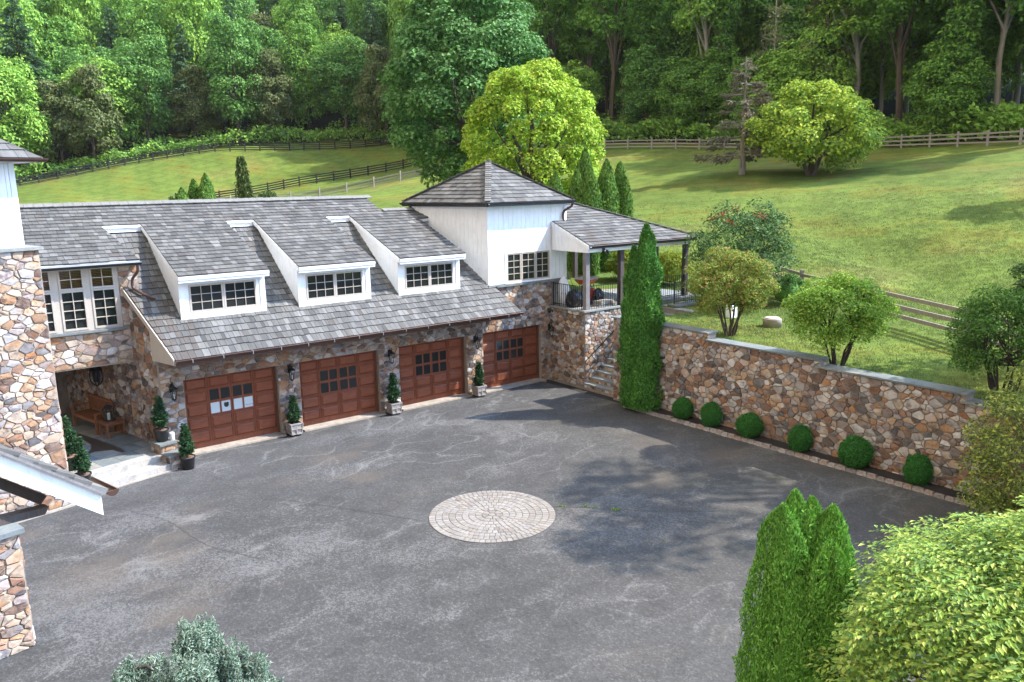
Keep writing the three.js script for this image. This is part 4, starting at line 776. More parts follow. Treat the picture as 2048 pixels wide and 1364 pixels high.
  part('downspout', tube([[e[3][0] + 0.15, ye - 0.05, e[3][2] + 0.2], [Dd[0] + ox - 0.05, ye - 0.25, Dd[1] + oz + 0.25], [Dd[0] + ox - 0.05, ye - 0.6, Dd[1] + oz + 0.25]], 0.04, 20), M.copper, t);
}

// ---------------------------------------------------------------- terrace, porch roof, stairs
{
  const tx = 13.62, tz = 1.93, ty = 2.80, x1 = 20.2;
  const t = thing('stone_terrace', 'raised fieldstone terrace with bluestone edge beside the fourth garage door', 'terrace', [tx, 0, tz]);
  const FL = new Frame(V3(0, 0, 0), V3(-1, 0, 0)), FF = new Frame(V3(0, 0, 0), V3(0, 0, 1));
  part('mortar_core', box2(0, x1 - tx, -0.1, ty, -6.5 - tz, 0), M.mortarDark, t);
  stones(t, [{ fr: FL, polys: [rect(-tz + 0.0, -0.01, 0.0, ty)], size: 0.18, aspect: 1.35 }, { fr: FF, polys: [rect(0.01, 3.0, 0.0, ty)], size: 0.18, aspect: 1.45 }], { seed: 810, most: 150, weights: W_MIX, proud: 0.035 });
  const r = RNG(8); let z = 0.07; part('cap_slab', box(0.36, 0.06, 0.36, 0.12, ty + 0.03, -0.11), M.slateLight, t);
  for (const [a, b] of [[-1.93, -1.05], [-1.04, -0.30]]) part('cap_slab', box2(-0.06, 0.30, ty, ty + 0.058, a, b), M.slateLight, t);
  for (let x = 0.31; x < 6.4; x += 1.15) part('cap_slab', box2(x, Math.min(x + 1.14, 6.55), ty, ty + 0.058, -0.29, 0.07), x < 3 ? M.slateLight : M.slate, t);
  for (let i = 0; i < 6; i++) for (let j = 0; j < 5; j++) part('floor_slab', box2(0.31 + i * 1.05, 0.31 + i * 1.05 + 1.04, ty, ty + 0.05, -0.30 - (j + 1) * 0.95 + 0.01, -0.30 - j * 0.95), [M.concPale, M.slateLight, M.slateTan][Math.floor(r() * 3)], t);

  // stairs against the terrace
  const s = thing('garden_stairs', 'bluestone-tread garden stairs climbing beside the stone terrace', 'stairs', [13.6, 0, 2.83]);
  for (let i = 0; i < 14; i++) {
    const x = i * 0.29, y = 0.17 + i * 0.19;
    part('tread', box2(x - 0.03, x + 0.33, y - 0.05, y, -0.885, 0.90), M.slateLight, s);
    part('riser', box2(x, x + 0.3, i ? y - 0.2 : -0.1, y - 0.051, -0.89, 0.895), M.mortarDark, s);
    if (i < 6) stones(s, [{ fr: new Frame(V3(x, 0, 0), V3(-1, 0, 0)), polys: [rect(-0.88, 0.88, i ? y - 0.185 : 0.0, y - 0.055)], size: 0.19, aspect: 1.5 }], { seed: 830 + i, most: 40, weights: W_MIX, proud: 0.012 });
  }
  const h = thing('handrail', 'thin black iron handrail sloping up the terrace wall above the stairs', 'handrail', [13.62, 0, 1.93]);
  part('rail', bar([0.05, 1.05, 0.09], [2.6, 2.72, 0.09], 0.03, 0.03), M.iron, h);
  part('rail_end', tube([[0.06, 1.05, 0.09], [-0.03, 1.0, 0.09], [-0.04, 0.93, 0.09], [0.03, 0.92, 0.09]], 0.018, 12), M.iron, h);
  for (const k of [0.15, 0.5, 0.85]) part('bracket', rod([0.05 + 2.55 * k, 1.03 + 1.67 * k, 0.09], [0.05 + 2.55 * k, 0.97 + 1.67 * k, -0.02], 0.008), M.iron, h);

  // porch
  const p = thing('porch_roof', 'hipped shake porch roof on dark timber posts beside the white tower', 'porch', [13.75, 2.86, 1.8]);
  const ox = -13.75, oy = -2.86, oz = -1.8, Q = (x, y, zz) => [x + ox, y + oy, zz + oz];
  const eL = Q(13.72, 5.24, 2.08), eR = Q(19.7, 5.24, 2.08), bR = Q(19.7, 5.24, -5.2), bL = Q(14.6, 5.24, -5.2), top = Q(15.9, 6.68, -1.56), tl = Q(13.72, 6.062, 0), tl2 = Q(14.44, 6.062, 0), tl3 = Q(14.08, 6.68, -1.56);
  const roof = new THREE.Group(); roof.name = 'roof'; p.add(roof);
  const f1 = planeFrame(eL, eR, top), f2 = planeFrame(eR, bR, top), f3 = planeFrame(bR, bL, top);
  const P1 = [eL, eR, top, Q(14.2, 6.68, -1.56), tl2, tl].map((w) => inFrame(f1, w)), P2 = [eR, bR, top].map((w) => inFrame(f2, w)), P3 = [bR, bL, Q(14.2, 6.68, -1.56), top].map((w) => inFrame(f3, w));
  const rust = (q) => { const a = q.x - ox, b = q.z - oz; return a < 15.2 && Math.abs((a - 14.55) * 1.0 + (b - 1.0) * 0.25) < 0.28; };
  shingles(roof, [{ fr: f1, poly: P1, exp: 0.24, over: 0.04, wmin: 0.16, wmax: 0.42, rust }, { fr: f2, poly: P2, exp: 0.24, view: 0.1 }, { fr: f3, poly: P3, exp: 0.24, view: 0.1 }], { seed: 850, most: 220 });
  for (const [f, pl] of [[f1, P1], [f2, P2], [f3, P3]]) part('deck', prism(f, pl, -0.10, -0.02), M.white, roof);
  { const n = 24; for (let k = 0; k < n; k++) { const a = V3(...eR).lerp(V3(...top), k / n), b = V3(...eR).lerp(V3(...top), (k + 1) / n); a.y += 0.055; b.y += 0.035; part('hip_cap', bar(a.toArray(), b.toArray(), 0.2, 0.03), M.shingle[[7, 3, 7, 2][k % 4]], roof); } }
  part('gutter', halfRound([eL[0] + 0.0, eL[1] - 0.03, eL[2] + 0.075], [eR[0], eR[1] - 0.03, eR[2] + 0.075]), M.gutter, p);
  part('gutter_bead', rod([eL[0], eL[1] - 0.028, eL[2] + 0.15], [eR[0], eR[1] - 0.028, eR[2] + 0.15], 0.01), M.copper, p);
  part('fascia', bar([eL[0], eL[1] - 0.08, eL[2] - 0.02], [eR[0], eR[1] - 0.08, eR[2] - 0.02], 0.04, 0.12), M.gutter, p);
  // white cheek on the left end
  const FC = new Frame(V3(...Q(13.72, 0, 0)), V3(-1, 0, 0)), ck = [[0.02, 4.96], [2.0, 4.96], [2.0, 5.15], [0.02, 5.95]];
  part('cheek_backing', prism(FC, ck, -0.1, -0.012), M.white, p); boards(p, FC, ck, M.white, { w: 0.19, n0: -0.012, th: 0.016 });
  part('rake_trim', prism(FC, [[0.0, 5.87], [2.08, 5.07], [2.08, 5.20], [0.0, 6.02]], 0.005, 0.04), M.white, p);
  part('beam', box2(...[13.72 + ox, 19.4 + ox], 4.96 + oy, 5.16 + oy, 1.72 + oz, 1.98 + oz), M.white, p);
  part('beam', box2(19.2 + ox, 19.4 + ox, 4.96 + oy, 5.16 + oy, -5 + oz, 1.719 + oz), M.white, p);
  part('ceiling', box2(13.75 + ox, 19.3 + ox, 5.17 + oy, 5.19 + oy, -5 + oz, 2.0 + oz), M.white, p);
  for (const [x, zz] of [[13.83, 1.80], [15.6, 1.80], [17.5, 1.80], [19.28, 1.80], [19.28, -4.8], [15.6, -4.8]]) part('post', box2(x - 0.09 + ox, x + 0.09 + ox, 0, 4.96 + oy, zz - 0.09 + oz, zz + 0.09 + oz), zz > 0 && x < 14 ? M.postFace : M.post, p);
  const fl = new THREE.Group(); fl.name = 'flood_light'; p.add(fl);
  part('base', box(0.1, 0.1, 0.05, 14.5 + ox, 5.06 + oy, 2.01 + oz), M.gutter, fl);
  for (const k of [-1, 1]) part('lamp_head', (() => { const g = lathe([[0.0, 0], [0.05, 0.0], [0.06, 0.1], [0.0, 0.1]], 12); g.rotateX(1.9); g.rotateZ(k * 0.5); g.translate(14.5 + k * 0.08 + ox, 4.99 + oy, 2.07 + oz); return g; })(), M.gutter, fl);

  // wrought iron railing
  const rail = (name, label, a, b) => {
    const A = V3(...a), B = V3(...b), L = A.distanceTo(B), n = Math.round(L / 0.115), o = thing(name, label, 'railing', a), d = B.clone().sub(A).divideScalar(L), at = (s, y) => [d.x * s, d.y * s + y, d.z * s];
    part('top_rail', bar(at(0, 0.86), at(L, 0.86), 0.035, 0.02), M.iron, o); part('bottom_rail', bar(at(0, 0.1), at(L, 0.1), 0.02, 0.02), M.iron, o);
    for (let i = 0; i <= n; i++) { const e = i === 0 || i === n; part(e ? 'end_post' : 'baluster', bar(at((i / n) * L, 0), at((i / n) * L, e ? 0.9 : 0.85), e ? 0.03 : 0.013, e ? 0.03 : 0.013), M.iron, o); if (!e && i % 2 === 0) part('collar', box(0.028, 0.045, 0.028, ...at((i / n) * L, 0.5)), M.iron, o); }
  };
  rail('terrace_railing', 'black iron railing on the left edge of the terrace', [13.72, 2.86, 0.1], [13.72, 2.86, 1.68]);
  rail('terrace_railing', 'black iron railing on the front edge between corner post and thuja', [13.95, 2.86, 1.84], [15.5, 2.86, 1.84]);
  rail('terrace_railing', 'black iron railing section on the low wall right of the thuja', [17.65, 2.74, 2.68], [18.9, 2.74, 2.68]);
  rail('terrace_railing', 'black iron railing section behind the third porch post', [17.6, 2.86, 1.84], [19.15, 2.86, 1.84]);
  const lw = thing('low_garden_wall', 'low fieldstone garden wall with bluestone cap right of the thuja', 'wall', [17.6, 2.46, 2.48]);
  part('mortar_core', box2(0, 1.5, -0.2, 0.22, 0, 0.4), M.mortar, lw);
  stones(lw, [{ fr: new Frame(V3(0, 0, 0.4), V3(0, 0, 1)), polys: [rect(0.01, 1.49, 0.0, 0.22)], size: 0.2 }], { seed: 870, most: 30, weights: W_MIX, proud: 0.02 });
  part('cap_slab', box2(-0.05, 0.75, 0.22, 0.28, -0.06, 0.46), M.slate, lw); part('cap_slab', box2(0.76, 1.56, 0.22, 0.28, -0.06, 0.46), M.slate, lw);
  part('landing_slab', box2(-0.05, 1.5, 0.15, 0.21, -0.5, -0.07), M.concPale, lw);
}

// ---------------------------------------------------------------- stone tower at the left (turned frame: p along its front, q out of it)
const place = (p, q, y = 0) => { const [x, z] = rot(p, q); return [x, y, z]; };
{
  const t = thing('stone_tower', 'tall fieldstone tower with white boarded top at the left edge', 'building', place(-3.74, 1.15), TH);
  const FF = new Frame(V3(0, 0, 0), V3(0, 0, 1)), yl = 6.18;
  part('mortar_core', box2(-5.5, 0, -0.1, yl, -4.5, 0), M.mortar, t);
  stones(t, [{ fr: FF, polys: [rect(-3.0, -0.005, 0.05, yl)], size: 0.215, aspect: 1.5 }, { fr: new Frame(V3(0, 0, 0), V3(1, 0, 0)), polys: [rect(0.01, 2.4, 0.3, 2.7)], size: 0.4, view: 0.05 }], { seed: 905, most: 270, weights: W_WARM, proud: 0.035 });
  part('base_course', box2(-5.5, 0.03, -0.1, 0.045, -0.3, 0.10), M.conc, t);
  part('ledge', box2(-5.5, 0.08, yl, yl + 0.07, -4.5, 0.10), M.slateLight, t);
  // white upper storey, set back
  const FU = new Frame(V3(0, 0, -0.10), V3(0, 0, 1));
  part('siding_backing', box2(-5.4, -0.25, yl + 0.07, 8.25, -4.3, -0.114), M.white, t);
  boards(t, FU, rect(-2.6, -0.36, yl + 0.075, 8.2), M.white, { w: 0.36, n0: -0.014, th: 0.018 });
  part('corner_board', box2(-0.355, -0.24, yl + 0.072, 8.2, -0.22, -0.088), M.white, t);
  const roof = new THREE.Group(); roof.name = 'hip_roof'; t.add(roof);
  const e = [[-5.9, 8.22, 0.32], [0.18, 8.22, 0.32], [0.18, 8.22, -4.7], [-5.9, 8.22, -4.7]], ap = [-2.86, 10.2, -2.2];
  const pl = e.map((p, i) => { const q = e[(i + 1) % 4], fr = planeFrame(p, q, ap); return { fr, poly: [p, q, ap].map((w) => inFrame(fr, w)), exp: 0.24, over: 0.04, wmin: 0.18, wmax: 0.4, view: i < 2 ? 1 : 0.1 }; });
  shingles(roof, pl, { seed: 911, most: 120 }); pl.forEach((p) => part('deck', prism(p.fr, p.poly, -0.06, -0.02), M.white, roof));
  part('gutter', [halfRound([-5.9, 8.19, 0.395], [0.26, 8.19, 0.395]), halfRound([0.255, 8.19, 0.32], [0.255, 8.19, -4.7])], M.copper, t);
  part('soffit', box2(-5.9, 0.17, 8.12, 8.15, -4.7, 0.31), M.white, t);
}
// covered passage: floor, steps, piers
{
  const t = thing('entry_steps', 'two pale concrete entry steps with bluestone landing between tower and garage', 'steps', place(-2.2, 0.2), TH);
  const ox = 2.2, oz = -0.2, b = (p0, p1, y0, y1, q0, q1) => box2(p0 + ox, p1 + ox, y0, y1, q0 + oz, q1 + oz);
  part('landing_base', b(-3.74, -0.66, -0.1, 0.30, -6.2, 0.05), M.concPale, t);
  part('upper_step', b(-3.73, -1.06, -0.1, 0.355, 0.052, 0.44), M.concPale, t);
  part('lower_step', b(-3.73, -1.06, -0.1, 0.18, 0.441, 0.86), M.concPale, t);
  part('step_footing', b(-3.73, -0.9, -0.1, 0.03, 0.861, 0.93), M.conc, t);
  // flagstones in staggered rows
  const r = RNG(66), tones = [M.slate, M.slateLight, M.slate, M.slateTan];
  const rows = [[-0.55, 0.048], [-1.25, -0.56], [-2.1, -1.26], [-2.75, -2.11], [-3.6, -2.76], [-4.4, -3.61], [-5.3, -4.41], [-6.2, -5.31]];
  rows.forEach(([q0, q1], k) => { let p = -3.72, st = k % 2 ? 0.7 : 1.1; while (p < -0.70) { let w = k === 0 ? R(0.5, 0.8, r) : Math.min(st * R(0.8, 1.15, r), 1.2); if (-0.68 - p - w < 0.3) w = -0.68 - p; part('flagstone', b(p + 0.006, p + w - 0.006, 0.30, 0.36 + R(-0.002, 0.002, r), q0 + 0.006, q1 - 0.006), tones[Math.floor(r() * tones.length)], t); p += w; } });
  // wet patch: water standing in the joint of the flags
  const sh = new THREE.Shape([[-2.55, -3.6], [-2.46, -3.5], [-2.2, -2.6], [-1.98, -1.9], [-1.86, -1.45], [-1.72, -0.9], [-1.6, -0.25], [-1.68, -0.25], [-1.86, -0.7], [-2.02, -0.72], [-2.28, -0.85], [-2.5, -0.72], [-2.42, -0.98], [-2.32, -1.15], [-2.25, -1.6], [-2.3, -2.1], [-2.45, -2.9], [-2.62, -3.5]].map(([x, z]) => { const p = x * Math.cos(TH) - z * Math.sin(TH), q = x * Math.sin(TH) + z * Math.cos(TH); return new THREE.Vector2(p + ox, -(q + oz)); }));
  const g = new THREE.ShapeGeometry(sh); g.rotateX(-Math.PI / 2); g.translate(0, 0.367, 0);
  part('wet_patch', g, mat([0.07, 0.058, 0.042], { roughness: 0.3 }), t);
  const pier = thing('step_pier', 'two-level stone pier with bluestone caps at the right end of the entry steps', 'pier', place(-0.85, 0.4), TH);
  const b2 = (p0, p1, y0, y1, q0, q1) => box2(p0 + 0.85, p1 + 0.85, y0, y1, q0 - 0.4, q1 - 0.4);
  part('upper_core', b2(-1.05, -0.66, -0.1, 0.60, -0.12, 0.42), M.mortar, pier); part('lower_core', b2(-1.05, -0.62, -0.1, 0.36, 0.421, 0.86), M.mortar, pier);
  part('upper_cap', b2(-1.10, -0.58, 0.60, 0.655, -0.14, 0.50), M.slate, pier); part('lower_cap', b2(-1.10, -0.56, 0.36, 0.415, 0.505, 0.92), M.slate, pier);
  const f1 = new Frame(V3(0, 0, 0.02), V3(0, 0, 1)), f2 = new Frame(V3(-0.2, 0, 0), V3(-1, 0, 0)), f3 = new Frame(V3(0, 0, 0.46), V3(0, 0, 1));
  stones(pier, [{ fr: f1, polys: [rect(-0.19, 0.2, 0.42, 0.59)], size: 0.17 }, { fr: f2, polys: [rect(-0.5, 0.01, 0.36, 0.59), rect(0.03, 0.45, 0.17, 0.35)], size: 0.17 }, { fr: f3, polys: [rect(-0.19, 0.22, 0.0, 0.35)], size: 0.19 }], { seed: 931, most: 40, weights: W_WARM, proud: 0.018 });
  const door = thing('passage_end_wall', 'fieldstone wall with a plank door at the back of the passage', 'wall', place(-2.2, -6.2), TH);
  part('mortar_core', box2(-1.6, 0.35, 0.3, 2.7, -0.2, 0), M.mortar, door); part('plank_door', box2(0.36, 1.3, 0.3, 2.7, -0.15, -0.05), M.plank, door); part('head', box2(1.31, 1.6, 0.3, 2.7, -0.2, 0), M.mortar, door);
  stones(door, [{ fr: new Frame(V3(0, 0, 0), V3(0, 0, 1)), polys: [rect(-1.5, 0.34, 0.36, 2.66)], size: 0.32 }], { seed: 944, most: 40, weights: W_MIX });
}
// bench, side table, candle lantern
{
  const t = thing('garden_bench', 'slatted teak garden bench against the passage wall', 'bench', place(-0.97, -3.65, 0.36), TH);
  // local: x towards the wall (+p), z along the wall; faces -p
  const legs = [[-0.28, -0.75], [-0.28, 0.75], [0.24, -0.75], [0.24, 0.75]];
  for (const [x, z] of legs) part('leg', box(0.055, x < 0 ? 0.62 : 0.92, 0.055, x, x < 0 ? 0.31 : 0.46, z), M.teak, t);
  for (let i = 0; i < 6; i++) part('seat_slat', box(0.075, 0.02, 1.52, -0.25 + i * 0.088, 0.43, 0), M.teak, t);
  part('front_apron', box(0.025, 0.08, 1.46, -0.28, 0.375, 0), M.teak, t); part('rear_apron', box(0.025, 0.08, 1.46, 0.24, 0.375, 0), M.teak, t);
  part('back_rail', box(0.03, 0.075, 1.46, 0.255, 0.88, 0), M.teak, t); part('back_rail', box(0.03, 0.05, 1.46, 0.245, 0.50, 0), M.teak, t);
  for (let i = 0; i < 17; i++) part('back_slat', box(0.016, 0.34, 0.055, 0.25, 0.685, -0.68 + i * 0.085, [0, 0, -0.03]), M.teak, t);
  for (const z of [-0.75, 0.75]) { part('armrest', box(0.60, 0.028, 0.075, -0.02, 0.635, z), M.teak, t); part('side_rail', box(0.5, 0.05, 0.03, -0.02, 0.2, z), M.teak, t); }
  const s = thing('side_table', 'small square teak side table in front of the bench end', 'table', place(-1.02, -2.42, 0.36), TH);
  for (const [x, z] of [[-0.24, -0.22], [0.24, -0.22], [-0.24, 0.22], [0.24, 0.22]]) part('leg', box(0.05, 0.44, 0.05, x, 0.22, z), M.teak, s);
  for (let i = 0; i < 6; i++) part('top_slat', box(0.088, 0.025, 0.54, -0.235 + i * 0.094, 0.452, 0), M.teak, s);
  part('apron', [box(0.48, 0.06, 0.022, 0, 0.405, 0.235), box(0.48, 0.06, 0.022, 0, 0.405, -0.235), box(0.022, 0.06, 0.44, 0.24, 0.405, 0), box(0.022, 0.06, 0.44, -0.24, 0.405, 0)], M.teak, s);
  part('stretcher', [box(0.43, 0.03, 0.03, 0, 0.14, 0.22), box(0.43, 0.03, 0.03, 0, 0.14, -0.22)], M.teak, s);
  const l = thing('candle_lantern', 'grey metal lantern with white candle standing on the side table', 'lantern', place(-1.05, -2.48, 0.826), TH);
  part('tray', box(0.26, 0.025, 0.26, 0, 0.0125, 0), M.gutter, l);
  for (const [x, z] of [[-0.11, -0.11], [0.11, -0.11], [-0.11, 0.11], [0.11, 0.11]]) part('corner_post', box(0.02, 0.34, 0.02, x, 0.195, z), M.gutter, l);
  part('top_plate', [box(0.25, 0.02, 0.25, 0, 0.375, 0), box(0.17, 0.05, 0.17, 0, 0.41, 0), box(0.08, 0.03, 0.08, 0, 0.45, 0)], M.gutter, l);
  part('ring_handle', (() => { const g = new THREE.TorusGeometry(0.045, 0.006, 6, 16); g.translate(0, 0.5, 0); return g; })(), M.gutter, l);
  part('glass_side', [box(0.2, 0.32, 0.004, 0, 0.195, 0.11), box(0.2, 0.32, 0.004, 0, 0.195, -0.11), box(0.004, 0.32, 0.2, 0.11, 0.195, 0), box(0.004, 0.32, 0.2, -0.11, 0.195, 0)], M.clear, l);
  part('candle', lathe([[0, 0], [0.045, 0], [0.045, 0.2], [0.03, 0.206], [0, 0.2]], 16).translate(0, 0.026, 0), M.white, l);
  const h = thing('hanging_lantern', 'dark iron hanging lantern below the passage ceiling', 'lantern', place(-1.15, -2.75, 1.85), TH);
  part('cage', (() => { const o = []; for (let i = 0; i < 8; i++) { const a = (i / 8) * 6.283; o.push(tube([[0.05 * Math.cos(a), 0.55, 0.05 * Math.sin(a)], [0.17 * Math.cos(a), 0.42, 0.17 * Math.sin(a)], [0.16 * Math.cos(a), 0.15, 0.16 * Math.sin(a)], [0.02 * Math.cos(a), 0.0, 0.02 * Math.sin(a)]], 0.014, 14, 5)); } return o; })(), M.iron, h);
  part('cap', lathe([[0, 0.68], [0.05, 0.66], [0.19, 0.50], [0.17, 0.47], [0, 0.5]], 16), M.iron, h); part('core', lathe([[0, 0.12], [0.09, 0.14], [0.11, 0.42], [0, 0.46]], 12), M.iron, h); part('chain', rod([0, 0.66, 0], [0, 0.83, 0], 0.012), M.iron, h);
}
// wall lanterns on the piers
{
  const labels = ['black wall lantern left of the first garage door', 'black wall lantern between the first and second doors', 'black wall lantern between the second and third doors', 'black wall lantern between the third and fourth doors', 'black wall lantern right of the fourth door'];
  const t = thing('wall_lantern', labels[0], 'lantern', [-0.33, 1.66, 0.03], 0, 'wall lanterns along the garage');
  part('back_plate', box(0.1, 0.24, 0.03, 0, 0.36, 0.015), M.iron, t);
  part('scroll_arm', tube([[0, 0.42, 0.02], [0, 0.53, 0.08], [0, 0.54, 0.15], [0, 0.47, 0.17]], 0.014, 16, 6), M.iron, t);
  part('roof_cap', lathe([[0, 0.5], [0.022, 0.48], [0.03, 0.44], [0.115, 0.37], [0.12, 0.35], [0, 0.36]], 8).translate(0, 0, 0.17), M.iron, t);
  const body = part('glass_body', lathe([[0, 0.06], [0.055, 0.06], [0.095, 0.34], [0.09, 0.35], [0, 0.35]], 6).translate(0, 0, 0.17), M.clear, t);
  for (let i = 0; i < 6; i++) { const a = (i / 6) * 6.283; part('frame_bar', rod([0.056 * Math.cos(a), 0.06, 0.17 + 0.056 * Math.sin(a)], [0.098 * Math.cos(a), 0.35, 0.17 + 0.098 * Math.sin(a)], 0.008, 0.008, 5), M.iron, t); }
  part('base_cup', lathe([[0, 0], [0.02, 0.01], [0.03, 0.04], [0.065, 0.055], [0.06, 0.07], [0, 0.07]], 8).translate(0, 0, 0.17), M.iron, t);
  part('candle_tube', rod([0, 0.07, 0.17], [0, 0.2, 0.17], 0.015), M.white, t);
  [3.11, 6.57, 10.04, 13.52].forEach((x, i) => dup(t, [x, 1.66, 0.03], 0, labels[i + 1]));
  const f = thing('spot_light', 'small dark twin spotlight on the stone right of the fourth door', 'light', [13.5, 2.72, 0.03]);
  part('plate', box(0.09, 0.09, 0.03, 0, 0, 0.015), M.gutter, f); for (const k of [-1, 1]) part('lamp_head', rod([k * 0.05, 0, 0.05], [k * 0.1, -0.07, 0.19], 0.04, 0.055, 10), M.gutter, f);
}
// potted conifers
{
  const sprig = (seed, h, rad, n) => { const r = RNG(seed); const s = conifer(seed, { h, rad, base: 0.03, tiers: 16, per: 8, leaves: n, len: 0.085, pal: [[0.03, 0.085, 0.03], [0.045, 0.115, 0.04], [0.022, 0.06, 0.022], [0.07, 0.14, 0.06]], droop: -0.7, gaps: 0.12, tr: 0.02, spread: 0.015 }); return s; };
  const v = [sprig(41, 0.86, 0.15, 3000), sprig(42, 1.0, 0.185, 3600), sprig(43, 1.02, 0.21, 3600)];
  const box_ = (label, x, z, k) => {
    const t = thing('planter_box', label, 'planter', [x, 0, z], 0, 'grey planter boxes between the garage doors');
    const tray = (w0, w1, y0, y1) => { const g = new THREE.CylinderGeometry(w1 * 0.7071, w0 * 0.7071, y1 - y0, 4, 1, false, Math.PI / 4); g.translate(0, (y0 + y1) / 2, 0); return g.toNonIndexed(); };
    const body = tray(0.30, 0.38, 0.07, 0.40); body.computeVertexNormals(); part('body', body, M.greyWood, t);
    for (const [dx, dz, ry] of [[0, 1, 0], [1, 0, Math.PI / 2], [0, -1, 0], [-1, 0, Math.PI / 2]]) part('face_batten', [box(0.035, 0.33, 0.02, dx * 0.178, 0.235, dz * 0.178, [dz * -0.0 + 0, ry, 0]), box(0.34, 0.035, 0.022, dx * 0.178, 0.24, dz * 0.178, [0, ry, 0]), box(0.40, 0.045, 0.03, dx * 0.187, 0.395, dz * 0.187, [0, ry, 0]), box(0.32, 0.045, 0.03, dx * 0.16, 0.085, dz * 0.16, [0, ry, 0])], M.greyWood, t);
    for (const [dx, dz] of [[-1, -1], [1, -1], [-1, 1], [1, 1]]) { const c = new THREE.CylinderGeometry(0.028, 0.028, 0.03, 10); c.rotateZ(Math.PI / 2); c.translate(dx * 0.12, 0.03, dz * 0.12); part('caster', c, M.iron, t); part('corner_trim', bar([dx * 0.152, 0.07, dz * 0.152], [dx * 0.19, 0.4, dz * 0.19], 0.035, 0.035), M.greyWood, t); }
    part('soil', box(0.34, 0.02, 0.34, 0, 0.39, 0), M.potSoil, t);
    const c = part('shrub', v[k].crown, M.needle, t); c.position.y = 0.40; const st = part('stem', v[k].wood, M.bark, t); st.position.y = 0.40; st.scale.y = c.scale.y = k === 1 ? 1.0 : 1;
  };
  box_('grey wooden planter box with conical shrub between first and second doors', 3.02, 0.34, 0);
  box_('grey wooden planter box with conical shrub between second and third doors', 6.48, 0.36, 1);
  box_('grey wooden planter box with conical shrub between third and fourth doors', 9.92, 0.40, 0);
  const pot = (label, pos, k, s = 1, tn = 0) => {
    const t = thing('potted_conifer', label, 'potted plant', pos, tn, 'conifers in black nursery pots'); t.scale.setScalar(s);
    part('pot', lathe([[0, 0], [0.16, 0], [0.205, 0.33], [0.225, 0.335], [0.225, 0.37], [0.205, 0.37], [0.2, 0.33], [0, 0.33]], 28), M.pot, t);
    part('soil', (() => { const g = new THREE.CylinderGeometry(0.2, 0.2, 0.02, 20); g.translate(0, 0.335, 0); return g; })(), M.potSoil, t);
    const c = part('foliage', v[k].crown, M.needle, t), w = part('stem', v[k].wood, M.bark, t); c.position.y = w.position.y = 0.36; 
  };
  pot('conifer in black pot standing on the upper step pier', place(-0.86, 0.16, 0.655), 2, 0.92);
  pot('conifer in black pot on the asphalt beside the step pier', [-0.40, 0, 1.22], 1, 0.93, 1.2);
  pot('conifer in black pot tucked behind the stone tower corner', place(-3.05, -0.42, 0.36), 2, 1.02, 2.0);
  pot('conifer in black pot at the left foot of the entry steps', place(-3.22, 0.64, 0.18), 1, 0.95, 4.0);
  single('white_candle', lathe([[0, 0], [0.065, 0], [0.065, 0.2], [0.055, 0.215], [0, 0.205]], 20).translate(...place(-0.64, 0.3, 0.655)), M.white, 'thick white pillar candle beside the pot on the step pier', 'candle');
}
